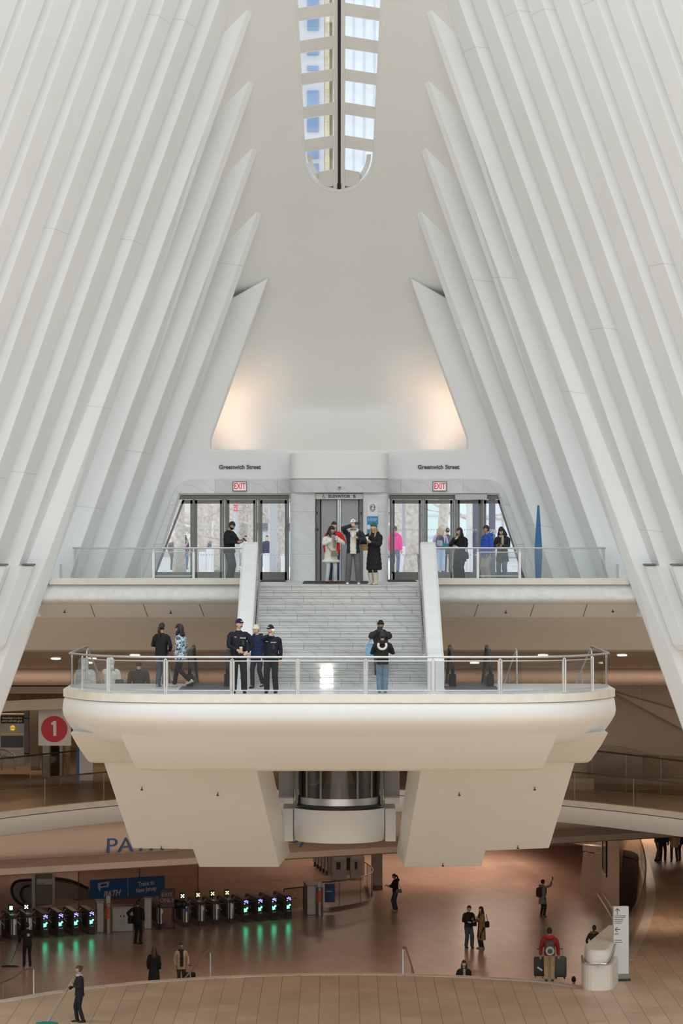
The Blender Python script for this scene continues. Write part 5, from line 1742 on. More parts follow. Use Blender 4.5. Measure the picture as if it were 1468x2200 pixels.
        if kind == 'beanie':
            m.tube([HM @ Vector((.085*math.cos(a)*.97, .107*math.sin(a), .042+.03*(-math.sin(a)))) for a in [i*2*PI/24 for i in range(25)]], (.012, .026), 8, cap=False)
        if kind == 'hood':
            pass
        m.xform(S)
        o = m.build('hat', cloth(col), t)
        if kind != 'beanie': remesh(o, vox*k*.8, 1)
        else:
            for p in o.data.polygons: p.use_smooth = True
    # ---------- trousers
    m = MB()
    m.rings([ell(0, 0, z, a*hips, bb*hips) for z, a, bb in ((.80, .13, .10), (.86, .165, .125), (.93, .168, .128), (1.02, .155, .115))])
    for s in (-1, 1):
        h_, kn, an = leg[s]
        an2 = an+Vector((0, 0, (legs_z-.085) if legs_z else -.02))
        if legs_z: an2 = kn.lerp(an, (kn.z-legs_z)/(kn.z-an.z))
        m.tube(*lerp_path([h_+Vector((-s*.012, 0, .06)), h_+Vector((0, 0, -.06)), kn, an2], [.085*hips, .098*hips, .068*legw, .06*legw]), n=14)
    m.xform(S)
    o = m.build('trousers', cloth(legs), t)
    remesh(o, vox*k*1.2, 3, .014)
    # ---------- shoes
    for s in (-1, 1):
        an = leg[s][2]
        kn = leg[s][1]
        tilt = max(0, min(1.2, (an.z-.085)*3))
        R_ = Matrix.Translation(an) @ Matrix.Rotation(tilt, 4, 'X') @ Matrix.Translation((0, 0, -.085))
        m = MB()
        secs = []
        for y, w, h, z0 in ((.075, .026, .07, .0), (.05, .037, .10, 0), (.0, .040, .105, 0), (-.06, .042, .075, 0), (-.12, .046, .06, 0), (-.165, .036, .045, .005), (-.185, .018, .03, .01)):
            secs.append([R_ @ Vector((w*math.cos(a)*(1.05 if math.sin(a) < 0 else .9), y, z0+h*.5+h*.5*max(-1, math.sin(a)*1.15 if math.sin(a) < 0 else math.sin(a)))) for a in [i*2*PI/12 for i in range(12)]])
        m.rings(secs)
        if bootz:
            top_ = kn.lerp(an, (kn.z-bootz)/(kn.z-an.z))
            m.tube(*lerp_path([an+Vector((0, 0, -.03)), an+Vector((0, 0, .06)), top_], [.055, .068, .082]), n=12)
        m.xform(S)
        o = m.build('shoe', cloth(shoes, .5), t, smooth=True, angle=70)
    # ---------- upper garment (coat or jacket), sleeves included
    if not legs_only:
        m = MB()
        rs = []
        zs = [hem+(1.46-hem)*i/16 for i in range(17)]
        def tor(z):
            key = [(.3, .20*flare, .175*flare), (.6, .195*flare, .17*flare), (.8, .185*(.5+.5*flare), .155*(.5+.5*flare)), (.92, .178*hips, .142*hips*belly), (1.05, .170, .135*belly), (1.2, .18, .135), (1.33, .19*wide, .125), (1.385, .165*wide, .108), (1.43, .115*wide, .09), (1.465, .08, .078), (1.5, .066, .07)]
            for (z0, a0, b0), (z1, a1, b1) in zip(key, key[1:]):
                if z <= z1:
                    f = max(0, (z-z0)/(z1-z0)); return a0+(a1-a0)*f, b0+(b1-b0)*f
            return key[-1][1:]
        nz = int((1.47-hem)/.018)
        for i in range(nz+1):
            z = hem+(1.47-hem)*i/nz
            a, bb = tor(z)
            q = 1.0
            if puffer: q = 1+.09*abs(math.sin(PI*(z-hem)/puffer))**.6
            rs.append(ell(0, lean*max(0, (z-.9)/.6), z, a*q, bb*q, 24))
        m.rings(rs)
        for s in (-1, 1):
            S0, E, W_ = arm[s]
            Wc = W_ + (E-W_).normalized()*.015
            pp, rr = lerp_path([S0+Vector((-s*.09, 0, .012)), S0+Vector((-s*.035, 0, .004)), S0.lerp(E, .14), E, Wc], [.055, .060*(.5+.5*sleeve), .064*sleeve, .056*sleeve, .044*sleeve], k=5)
            if puffer:
                L_ = 0
                for i in range(1, len(pp)):
                    L_ += (pp[i]-pp[i-1]).length
                    rr[i] *= 1+.15*abs(math.sin(PI*L_/puffer))**.7
            m.tube(pp, rr, n=14)
        m.tube([neck+Vector((0, .012, -.06)), neck+Vector((0, .012, .02))], [.082, .074], n=14)
        m.xform(S)
        o = m.build('coat' if hem < .7 else 'jacket', cloth(top, .75), t)
        remesh(o, vox*k*1.15, 1 if puffer else 4, .018 if not puffer else .010)
        if trim:   # pale fur band at the hem and cuffs
            m = MB()
            a, bb = tor(hem)
            m.tube(ell(0, 0, hem+.03, a+.005, bb+.005, 24)+[ell(0, 0, hem+.03, a+.005, bb+.005, 24)[0]], .045, 10, cap=False)
            for s in (-1, 1):
                m.tube([arm[s][2]+(arm[s][1]-arm[s][2])*.02, arm[s][2]+(arm[s][1]-arm[s][2])*.32], .06, 10)
            m.xform(S).build('fur_trim', cloth(trim, .95), o, smooth=True)
        if front:   # strip of the inner layer showing in front
            m = MB()
            w_, z0, z1 = front[1], front[2], front[3]
            fr = []
            for i in range(13):
                z = z0+(z1-z0)*i/12
                a, bb = tor(z)
                yy = lean*max(0, (z-.9)/.6)-bb*1.03
                if z > 1.40: yy = lean*.85-bb*1.0-.012
                fr.append([(-w_, yy+.02, z), (-w_*.6, yy-.012, z), (w_*.6, yy-.012, z), (w_, yy+.02, z), (w_, yy+.06, z), (-w_, yy+.06, z)])
            m.rings(fr).xform(S).build('shirt_front', cloth(front[0]), o, smooth=True)
        if collar:   # hood, scarf or raised collar
            kind, col = collar
            m = MB()
            if kind == 'hood':
                m.tube([neck+Vector(p) for p in ((-.10, -.06, -.05), (-.115, .03, .0), (-.07, .12, .0), (0, .15, -.02), (.07, .12, .0), (.115, .03, .0), (.10, -.06, -.05))], [.03, .045, .058, .065, .058, .045, .03], n=10)
            elif kind == 'hoodup':
                def hu(d):
                    face = sstep(-.35, -.6, d.y)*sstep(.6, .35, d.z)
                    return HM @ (head_r(d)*(1.3*(1-face)+.85*face))
                m.rings(sph(hu, 24, 18))
                m.tube([HM @ Vector((0, .02, -.06)), neck+Vector((0, .03, -.05))], [.09, .12], n=12)
            elif kind == 'scarf':
                m.tube([neck+Vector((.085*math.cos(a), .085*math.sin(a)-.01, -.005+.012*math.cos(2*a))) for a in [i*2*PI/20 for i in range(21)]], (.042, .036), 10, cap=False)
                m.tube([neck+Vector((.05, -.10, -.02)), neck+Vector((.065, -.155, -.15)), neck+Vector((.07, -.16, -.36))], [.035, .045, .04], n=8)
            else:
                m.tube([neck+Vector((.08*math.cos(a), .08*math.sin(a), -.01)) for a in [i*2*PI/20 for i in range(21)]], (.03, .045), 10, cap=False)
            m.xform(S).build('collar' if kind not in ('scarf', 'hood', 'hoodup') else ('scarf' if kind == 'scarf' else 'hood'), cloth(col), t, smooth=True, angle=180)
    PN[0] += 1
    t['_k'] = k
    del t['_k']
    info = dict(k=k, wr={s: arm[s][2] for s in (-1, 1)}, el={s: arm[s][1] for s in (-1, 1)}, neck=neck, head=HM)
    M = Matrix.Translation(loc) @ Matrix.Rotation(rz, 4, 'Z') @ S
    info['M'] = M
    return t, info

def at(u, v, z, y=None):
    y = y or YZ(v, z)
    return (X(u, y), y, z)
D = math.radians
# ---- things held or worn
def hand_pt(i, s, off=(0, 0, 0), f=.09):
    d = (i['wr'][s]-i['el'][s]).normalized()
    return i['M'] @ (i['wr'][s]+d*f+Vector(off))
def cup(p, lab, col=(.8, .8, .78), band=None, tilt=0, rz=0):
    t = thing('paper_cup', lab, 'cup', tuple(p), rz)
    t.rotation_euler = (tilt, 0, rz)
    MB().cyl((0, 0), .03, -.06, .055, 14, .04).build('cup_wall', cloth(col), t, smooth=True)
    MB().cyl((0, 0), .043, .052, .068, 14, .038).build('lid', WHT, t, smooth=True)
    if band: MB().cyl((0, 0), .0345, -.03, .025, 14, .039).build('sleeve', cloth(band), t, smooth=True)
    return t
def phone(p, lab, rz=0, tilt=0):
    t = MB().box(-.037, .037, -.005, .005, -.075, .075, bev=.004).build('phone', mat('phone_black', (.015, .015, .018), .2))
    t.location = p; t.rotation_euler = (tilt, 0, rz)
    return tag(t, lab, 'phone')
def backpack(info, lab, col, w=.15, h=.21, z=1.17, d=.085, col2=None, y=.13):
    M = info['M']
    t = thing('backpack', lab, 'backpack')
    t.matrix_world = Matrix.Translation(M @ Vector((0, y, z))) @ Matrix.Rotation(math.atan2(M[1][0], M[0][0]), 4, 'Z')
    c = cloth(col, .7)
    rs = []
    for f, q in ((0, .7), (.08, .95), (.5, 1.05), (.85, .95), (1, .55)):
        zz = -h+2*h*f
        rs.append([(x*w*q, d*.9+yy*d*q, zz) for x, yy, _ in ell(0, 0, 0, 1, 1, 16, 3)])
    MB().rings(rs).build('main_bag', c, t, smooth=True)
    MB().rings([[(x*w*.75*q, d*1.6+yy*d*.6*q, -h*.8+1.0*h*f) for x, yy, _ in ell(0, 0, 0, 1, 1, 14, 3)] for f, q in ((0, .8), (.1, 1), (.8, 1), (1, .7))]).build('front_pocket', cloth(col2 or col, .7), t, smooth=True)
    for s in (-1, 1):
        MB().tube([(s*w*.5, .0, h*.85), (s*w*.65, -.10, h*1.12), (s*w*.75, -.24, h*.8), (s*w*.8, -.25, -h*.1), (s*w*.9, -.05, -h*.75)], (.012, .028), 6).build('strap', c, t, smooth=True)
    MB().tube([(-.03, .02, h*.95), (-.03, .03, h*1.12), (.03, .03, h*1.12), (.03, .02, h*.95)], .008, 6).build('loop', c, t)
    return t
def shoulder_bag(p, lab, col, w=.15, h=.1, d=.05, rz=0, strap=None, name='shoulder_bag'):
    t = thing(name, lab, 'bag', tuple(p), rz)
    c = cloth(col, .6)
    MB().rings([[(x*w*q, y*d*q, -h+2*h*f) for x, y, _ in ell(0, 0, 0, 1, 1, 16, 3.2)] for f, q in ((0, .8), (.12, 1), (.6, .95), (.95, .8), (1, .6))]).build('pouch', c, t, smooth=True)
    MB().box(-w*.8, w*.8, -d*1.05, -d*.85, h*.1, h*.8, bev=.01).build('flap', c, t)
    if strap:
        MB().tube([Vector(q) for q in strap], (.006, .014), 6).build('strap', c, t, smooth=True)
    return t
def suitcase(loc, lab, col, w=.40, d=.25, h=.62, rz=0, band=None):
    t = thing('suitcase', lab, 'suitcase', tuple(loc), rz)
    c = cloth(col, .45)
    MB().box(-w/2, w/2, -d/2, d/2, .07, h, bev=.05, seg=3).build('shell', c, t, smooth=True)
    m = MB()
    for x in (-w*.3, 0, w*.3): m.box(x-.012, x+.012, -d/2-.008, d/2+.008, .12, h-.06)
    m.build('ribs', c, t)
    for x in (-w/2+.06, w/2-.06):
        for y in (-d/2+.05, d/2-.05):
            MB().tube([(x-.012, y, .035), (x+.012, y, .035)], .035, 10).build('wheel', DARK, t)
    for x in (-.07, .07): MB().tube([(x, 0, h-.02), (x, 0, h+.25)], .009, 6).build('pull_rod', STEEL, t)
    MB().tube([(-.075, 0, h+.25), (.075, 0, h+.25)], .016, 8).build('grip', DARK, t)
    if band:
        b = MB().box(-.08, .12, -d/2-.016, -d/2-.006, h*.42, h*.5, rot=Matrix.Rotation(.6, 4, 'Y')).build('luggage_tag', cloth(band), t)
    return t
BLKC = (.014, .014, .016)
# ---- upper floor
t, i = person('man in black jacket looking down at his phone by the left glass railing', at(493, 0, ZUP, 82.7), 1.80, D(62), BLKC, (.05, .05, .055), 'tan', ('beard', 'black'), l=(-.10, -.33, 1.16), r=(.10, -.36, 1.18), head=(0, 24), wide=1.08, puffer=.11, vox=.009, hem=.84, legw=1.12)
phone(hand_pt(i, 1, (0, -.04, .03)), 'black phone in the hands of the man at the left glass railing', D(40), -.9)
t, i = person('woman in a white fur-trimmed coat and white leggings before the elevator', at(711, 0, ZUP, 81.9), 1.63, D(18), (.80, .77, .69), (.72, .70, .66), 'tan', ('curly', 'black'), l=(-.06, -.27, 1.33), r=(.12, -.25, 1.34), le=(-1, .1, -.5), re=(1, .1, -.5), hem=.66, flare=1.2, sleeve=1.15, trim=(.82, .80, .74), shoes=(.02, .025, .035), head=(30, 4), legw=.9, stance=((-.13, -.02), (.15, .0)), collar=('scarf', (.36, .34, .34)))
cup(hand_pt(i, -1, (.05, -.05, .03)), 'small cup held by the woman in the white coat', (.62, .62, .62))
shoulder_bag(i['M'] @ Vector((.05, -.24, .93)), 'small tan quilted bag worn over the white coat', (.34, .26, .15), .11, .08, .05, D(18), strap=((-.1, 0, .05), (-.2, .03, .18), (-.22, .12, .38)))
t, i = person('man in a bright red jacket and jeans standing behind the white coat', at(717, 0, ZUP, 83.2), 1.78, D(5), (.66, .02, .03), (.03, .06, .14), 'fair', ('short', 'black'), shoes=(.55, .02, .03), puffer=.12, r=(.16, -.25, 1.2), head=(15, 5))
t, i = person('man in white cap and open dark jacket taking a photo at the stair top', at(759, 0, ZUP, 79.95), 1.83, D(0), (.02, .028, .038), (.13, .13, .13), 'fair', ('short', 'brown'), hat=('cap', (.78, .78, .76)), l=(-.03, -.24, 1.60), r=(.10, -.26, 1.27), le=(-1, -.1, -.35), re=(1, .2, -.5), shoes=(.72, .72, .70), front=((.74, .69, .58), .085, .84, 1.46), collar=('hood', (.76, .72, .63)), wide=1.12, sleeve=1.12, hem=.85, stance=((-.15, -.03), (.15, -.02)), legw=1.25, vox=.009)
phone(hand_pt(i, -1, (.06, -.05, .02)), 'phone held up to his face by the man in the white cap', 0, .1).rotation_euler = (0, PI/2, 0)
cup(hand_pt(i, 1, (-.03, -.05, .04)), 'white paper cup held by the man in the white cap')
MB().ball(i['M'] @ (i['head'] @ Vector((0, -.105, .09))), .012, 8).build('x', DARK).name = 'cap_badge'
bpy.data.objects['cap_badge'].parent = t
bpy.data.objects['cap_badge'].matrix_parent_inverse = (Matrix.Translation(t.location) @ t.rotation_euler.to_matrix().to_4x4()).inverted()
t, i = person('woman in green beanie and long black puffer coat with cream boots', at(804, 0, ZUP, 80.1), 1.72, D(-28), (.016, .015, .015), (.03, .03, .03), 'fair', ('long', 'blond'), hat=('beanie', (.02, .15, .10)), l=(-.10, -.28, 1.23), r=(.03, -.27, 1.22), le=(-1, .2, -.6), re=(1, .3, -.6), hem=.42, flare=1.06, puffer=.13, sleeve=1.25, shoes=(.66, .60, .48), bootz=.36, legs_z=.33, collar=('hood', (.016, .015, .015)), vox=.009, head=(-8, -4), stance=((-.09, 0), (.09, -.05)))
cup(hand_pt(i, -1, (-.0, -.06, .06)), 'white paper cup held by the woman in the green beanie')
shoulder_bag(i['M'] @ Vector((-.20, -.22, 1.08)), 'tan handbag hanging from the arm of the woman in the green beanie', (.38, .22, .09), .1, .1, .05, D(-28), strap=((-.06, 0, .08), (-.03, 0, .2), (.04, 0, .08)), name='handbag')
t, i = person('woman in loose black clothes with a hand at her chin', at(989, 0, ZUP, 82.5), 1.60, D(-38), BLKC, (.018, .018, .02), 'fair', ('long', 'black'), l=(-.03, -.20, 1.40), r=(.06, -.22, 1.14), le=(-1, .2, -.8), re=(1, .3, -.5), hem=.68, flare=1.15, wide=1.12, sleeve=1.25, legw=1.5, hips=1.1, head=(-20, 0), glasses=True)
shoulder_bag(i['M'] @ Vector((.22, -.08, .88)), 'black shoulder bag of the woman with a hand at her chin', (.03, .03, .03), .14, .11, .05, D(-30), strap=((.1, 0, .1), (.03, .03, .35), (-.06, .05, .52)))
t, i = person('person in a bright blue jacket and beige trousers behind the right railing', at(1047, 0, ZUP, 82.6), 1.67, D(-62), (.03, .10, .48), (.55, .51, .44), 'tan', ('short', 'black'), hem=.80, wide=1.12, sleeve=1.2, legw=1.4, collar=('hood', (.03, .10, .48)), glasses=True, belly=1.2, l=(-.18, -.16, .92), r=(.2, -.1, .88), head=(-5, 2))
t, i = person('woman in a dark coat, plaid scarf and jeans reading her phone', at(1080, 0, ZUP, 83.2), 1.62, D(-25), (.028, .026, .027), (.13, .20, .30), 'fair', ('curly', 'black'), l=(-.08, -.28, 1.16), r=(.07, -.28, 1.16), hem=.66, flare=1.1, wide=1.05, sleeve=1.15, collar=('scarf', (.46, .42, .34)), head=(-5, 22), legw=1.2)
phone(hand_pt(i, -1, (.06, -.03, .03)), 'phone held by the woman in the plaid scarf', D(-25), -.8)

# ---- landing
t, i = person('woman with a long dark ponytail in a black jacket, back to the camera', at(347, 1476, ZLAND+.012), 1.68, D(160), BLKC, (.11, .12, .14), 'tan', ('pony', 'black'), l=(-.2, -.12, .98), r=(.16, -.3, 1.14), puffer=0, hem=.84, head=(-10, 0), legw=1.15, vox=.009, shoes=(.3, .3, .3))
t, i = person('woman in a pale blue patterned puffer and black cap walking away', at(388, 1477, ZLAND+.012), 1.64, D(-110), (.46, .56, .64), (.02, .02, .024), 'fair', ('curly', 'black'), hat=('cap', (.018, .022, .035)), puffer=.10, hem=.78, sleeve=1.2, wide=1.05, l=(-.2, -.2, 1.0), r=(.22, -.05, .95), stance=((-.08, -.22, 0), (.09, .33, .13)), shoes=(.62, .58, .46), vox=.009, head=(0, 2))
# dark print over her jacket
for o in t.children:
    if o.name.startswith('jacket'):
        m_ = bpy.data.materials.new('printed_puffer'); m_.use_nodes = True
        n_ = m_.node_tree.nodes; l_ = m_.node_tree.links
        vz = n_.new('ShaderNodeTexVoronoi'); vz.inputs['Scale'].default_value = 22
        tc_ = n_.new('ShaderNodeTexCoord'); rp_ = n_.new('ShaderNodeValToRGB')
        l_.new(tc_.outputs['Object'], vz.inputs['Vector']); l_.new(vz.outputs['Color'], rp_.inputs[0])
        rp_.color_ramp.elements[0].color = (.05, .08, .13, 1); rp_.color_ramp.elements[0].position = .3
        rp_.color_ramp.elements[1].color = (.55, .66, .74, 1); rp_.color_ramp.elements[1].position = .45
        l_.new(rp_.outputs[0], n_['Principled BSDF'].inputs['Base Color'])
        o.data.materials.clear(); o.data.materials.append(m_)
shoulder_bag(i['M'] @ Vector((-.12, -.2, .98)), 'small pink bag at the waist of the woman in the patterned puffer', (.75, .03, .22), .07, .06, .035, D(-70), strap=((-.05, 0, .05), (0, .05, .2), (.05, .1, .35)))
NAVY = (.010, .012, .022)
def officer(lab, u, v, H, rz, **k):
    t, i = person(lab, at(u, v, ZLAND+.012), H, rz, NAVY, (.016, .017, .022), 'fair', ('short', 'brown'), hat=('cap', (.012, .016, .035)), hem=.96, legw=1.22, wide=1.12, vox=.008, belly=1.12, hips=1.06, **k)
    S = i['k']
    M = Matrix.Diagonal((S, S, S, 1))
    m = MB().rings([ell(0, 0, z, a, b_, 24) for z, a, b_ in ((.955, .19, .158), (1.02, .19, .158))]).xform(M).build('duty_belt', cloth((.012, .012, .012), .4), t, smooth=True)
    MB().box(-.23, -.17, -.06, .06, .86, 1.02, bev=.015).xform(M).build('holster', DARK, t)
    # load vest with pouch, radio, chest lettering and badge
    vs = MB().rings([ell(0, 0, z, a, b_, 24) for z, a, b_ in ((1.03, .182, .152), (1.2, .195, .152), (1.34, .19, .14), (1.40, .165, .118))]).xform(M).build('vest', cloth((.011, .012, .02), .7), t, smooth=True)
    MB().box(.05, .12, -.185, -.14, 1.13, 1.26, bev=.01).xform(M).build('radio', DARK, vs)
    text('lettering', 'POLICE', WHT, tuple(M @ Vector((.085, -.158, 1.31))), .042*S, vs, depth=.002, bold=.0005)
    MB().box(-.12, -.06, -.158, -.15, 1.33, 1.342).xform(M).build('name_tape', WHT, vs)
    MB().ball(M @ Vector((-.215, -.01, 1.37)), .03, 8, Matrix.Diagonal((.4, 1, 1.2, 1))).build('shoulder_patch', cloth((.45, .5, .6)), t)
    hat_ = [o for o in t.children if o.name.startswith('hat')][0]
    MB().tube([M @ (i['head'] @ Vector((x, -.116+x*x*4, .078))) for x in (-.035, -.012, .012, .035)], .0075, 5).build('cap_badge', WHT, hat_)
    return t, i
t, i = officer('taller police officer in navy uniform and cap holding a cup at his waist', 513, 1489, 1.87, D(8), l=(-.05, -.24, 1.03), r=(.17, -.2, .98), le=(-1, .35, -.2), re=(1, .35, -.2), stance=((-.12, .02), (.13, -.03)), head=(28, 2))
# moustache
MB().tube([Matrix.Diagonal((i['k'],)*3+(1,)) @ (i['head'] @ Vector(p)) for p in ((-.028, -.092, -.05), (0, -.102, -.042), (.028, -.092, -.05))], .008, 6).build('moustache', HAIRM['brown'], t)
cup(hand_pt(i, -1, (0, -.05, .05)), 'tan paper cup held at the waist by the taller officer', (.6, .52, .38), (.5, .38, .2))
t, i = officer('shorter police officer in navy uniform drinking from a cup', 583, 1489, 1.72, D(-8), l=(-.015, -.19, 1.50), r=(.25, -.02, .84), le=(-1, -.1, -.5), stance=((-.11, -.04), (.12, .02)), head=(-22, 4))
cup(hand_pt(i, -1, (.02, -.05, .05)), 'tan paper cup at the mouth of the shorter officer', (.62, .5, .32), (.5, .36, .18), .5)
t, i = person('woman in cream beanie and navy puffer stepping off the stair', at(553, 0, ZLAND+.02, 74.25), 1.64, D(-25), (.012, .028, .075), (.022, .022, .03), 'fair', ('short', 'brown'), hat=('beanie', (.74, .68, .54)), puffer=.11, hem=.80, sleeve=1.2, l=(-.2, -.2, 1.02), r=(.22, -.05, .9), collar=('hood', (.03, .025, .025)), stance=((-.09, -.12, 0), (.10, .16, .05)), head=(-10, 14), vox=.009)
t, i = person('person in black hat and puffer holding a camera to the face', at(818, 1474, ZLAND+.012), 1.72, D(-4), (.022, .021, .02), (.05, .05, .06), 'brown', ('short', 'black'), hat=('beanie', (.02, .018, .018)), l=(-.05, -.24, 1.50), r=(.06, -.24, 1.50), le=(-1, .2, -.8), re=(1, .2, -.8), puffer=.12, hem=.8, sleeve=1.2, wide=1.15, head=(8, 2), collar=('hood', (.025, .024, .023)), vox=.009)
c_ = thing('camera', 'black camera held up on the landing by the person in the black hat', 'camera', tuple(i['M'] @ Vector((0, -.33, 1.56))), D(-4))
MB().box(-.07, .07, -.03, .04, -.045, .045, bev=.01).build('camera_body', DARK, c_)
MB().tube([(0, -.02, 0), (0, -.10, 0)], .036, 14).build('lens', DARK, c_, smooth=True)
shoulder_bag(i['M'] @ Vector((-.28, -.02, .98)), 'light blue tote bag hanging beside the person with the camera', (.22, .42, .58), .12, .16, .06, 0, strap=((-.05, 0, .14), (.06, 0, .38), (.1, 0, .5)), name='tote_bag')
t, i = person('woman in black jacket with cream-lined hood and jeans, back to camera', at(822, 1489, ZLAND+.012), 1.55, D(178), (.016, .016, .017), (.23, .33, .45), 'tan', ('short', 'black'), l=(-.14, -.3, 1.22), r=(.14, -.3, 1.22), hem=.82, wide=1.05, sleeve=1.15, legw=1.25, collar=('hood', (.016, .016, .017)), vox=.009, stance=((-.08, 0), (.09, .02)), shoes=(.2, .2, .2))
m = MB().tube([Vector((x, .19, z)) for x, z in catmull([(-.10, 1.44), (-.115, 1.36), (-.07, 1.285), (0, 1.265), (.07, 1.285), (.115, 1.36), (.10, 1.44)], 4)], .034, 8)
m.xform(Matrix.Diagonal((i['k'],)*3+(1,))).build('hood_lining', cloth((.72, .70, .64), .9), t, smooth=True)
# people going down behind the left end of the landing
t, i = person('person in white hooded puffer going down, nearest the left end', at(183, 0, 12.06, 77.5), 1.66, D(172), (.66, .66, .64), (.12, .14, .18), 'fair', ('none', 'brown'), puffer=.12, hem=.78, sleeve=1.2, wide=1.1, collar=('hoodup', (.68, .68, .66)))
t, i = person('person in cream hooded puffer with a dark bag going down the stair', at(238, 0, 12.05, 77.5), 1.69, D(168), (.70, .68, .62), (.12, .14, .18), 'fair', ('none', 'brown'), puffer=.12, hem=.78, sleeve=1.2, wide=1.08, collar=('hoodup', (.72, .70, .65)), r=(-.3, -.05, .85))
shoulder_bag(i['M'] @ Vector((-.27, .06, .98)), 'dark grey bag at the side of the person in the cream puffer', (.06, .07, .09), .13, .19, .07, D(170), strap=((.05, 0, .18), (.12, 0, .4), (.2, 0, .5)))
t, i = person('dark-haired man in black jacket with backpack going down the stair', at(298, 0, 12.0, 77.8), 1.69, D(180), (.03, .032, .036), (.05, .05, .06), 'fair', ('short', 'black'), hem=.8, wide=1.2, sleeve=1.15)
backpack(i, 'black backpack on the man going down the stair', (.02, .021, .025))

# ---- concourse floor
t, i = person('cleaner with hair bun and dark vest pushing a green mop', at(171, 2196, ZL1), 1.70, D(-75), (.014, .014, .017), (.014, .014, .016), 'tan', ('bun', 'brown'), l=(-.10, -.33, 1.02), r=(.08, -.22, 1.16), hem=.82, wide=1.0, stance=((-.08, -.06), (.09, .10)), collar=('collar', (.4, .42, .46)))
def mop(i, tip, lab, hcol, rod, name='mop', w=.34):
    a = hand_pt(i, 1, (0, 0, .05)); b = Vector(tip)
    t = thing(name, lab, name, tuple(b))
    d = a-b
    MB().tube([(0, 0, .04), tuple(d*1.12)], .014, 8).build('handle', cloth(rod, .4), t)
    MB().tube([tuple(d*.02+Vector((0, 0, .03))), tuple(d*.16)], .024, 8).build('socket', cloth((.18, .38, .62), .4), t)
    rs = []
    for z, q in ((0, 1.0), (.03, .95), (.06, .35)):
        rs.append([(x*w*q, y*.12*q, z) for x, y, _ in ell(0, 0, 0, 1, 1, 20, 2.2)])
    MB().rings(rs).build('head', cloth(hcol, .9), t, smooth=True)
    return t
mop(i, at(101, 2199, ZL1+.005), 'green floor mop with grey handle at lower left', (.02, .20, .14), (.3, .3, .32))
t, i = person('traveller in red jacket and backpack with two suitcases, back to camera', at(1181, 2109, ZL1), 1.76, D(178), (.22, .015, .015), (.36, .24, .14), 'brown', ('short', 'black'), hat=('cap', BLKC), l=(-.30, -.02, .80), r=(.30, -.02, .80), le=(-1, .1, 0), re=(1, .1, 0), hem=.86, wide=1.12, sleeve=1.2, collar=('hood', (.4, .015, .015)), legw=1.3)
backpack(i, 'olive backpack with a pale bedroll on the red-jacketed traveller', (.055, .055, .045), .15, .23, 1.14)
o = MB().tube([(0, -.1, 0), (0, .1, 0)], .14, 20).build('bedroll', cloth((.34, .36, .35), .8), smooth=True, angle=60)
MB().tube([(0, .1, 0), (0, .108, 0)], .085, 16).build('roll_end', cloth((.07, .07, .065), .8), o)
o.location = i['M'] @ Vector((0, .35, 1.06))
o.rotation_euler = (0, 0, D(178))
tag(o, 'round pale bedroll strapped to the olive backpack', 'bedroll')
suitcase(at(1159, 2101, ZL1), 'dark suitcase with a white tag left of the red-jacketed traveller', (.03, .033, .035), .36, .25, .70, D(-4), (.65, .6, .55))
suitcase(at(1204, 2103, ZL1), 'olive grey suitcase right of the red-jacketed traveller', (.085, .08, .07), .40, .26, .74, D(6))
t, i = person('woman with long dark hair coming up the steps, only head and shoulders showing', at(997, 0, .80, 97.6), 1.68, D(5), BLKC, (.05, .06, .08), 'fair', ('long', 'black'), front=((.45, .36, .28), .05, 1.0, 1.46), wide=1.05)
t, i = person('dark-haired person on the steps, only the crown of the head showing', at(1233, 0, .40, 96.6), 1.68, D(175), BLKC, (.05, .05, .06), 'tan', ('short', 'black'))
t, i = person('person in dark coat with olive hood walking behind the stone parapet', at(1277, 0, 0, 111.8), 1.70, D(165), (.016, .017, .022), (.03, .03, .035), 'tan', ('pony', 'black'), collar=('hood', (.10, .085, .05)), l=(-.25, -.02, .9), r=(.25, -.02, .9))
shoulder_bag(at(1263, 0, .72, 111.4), 'red shopping bag carried behind the stone parapet', (.45, .05, .02), .1, .17, .06, 0, strap=((-.05, 0, .16), (0, 0, .3), (.05, 0, .16)), name='shopping_bag')
# people at the far right, cut at the waist by the ceiling edge
for u, v, lc, sc_, tc_, lab, rz in ((1413, 1850, (.20, .14, .09), BLKC, (.2, .15, .1), 'person in khaki trousers at far right, upper half hidden by the ceiling', 95),
                                   (1424, 1852, (.018, .022, .035), (.5, .48, .44), (.03, .03, .04), 'person in dark jeans and pale sneakers at far right', 10),
                                   (1449, 1850, (.045, .06, .085), BLKC, (.45, .33, .15), 'person in mustard coat and dark boots at far right', -15),
                                   (1467, 1848, (.02, .028, .06), BLKC, (.02, .03, .07), 'person in navy at the right edge of the picture', -30)):
    person(lab, at(u, v, ZL1), 1.74, D(rz), tc_, lc, 'tan', ('short', 'black'), shoes=sc_, vox=.013, hem=.62 if 'mustard' in lab else .86, stance=((-.11, -.05), (.13, .04)) if rz < 50 else ((-.07, -.02), (.07, .05)))

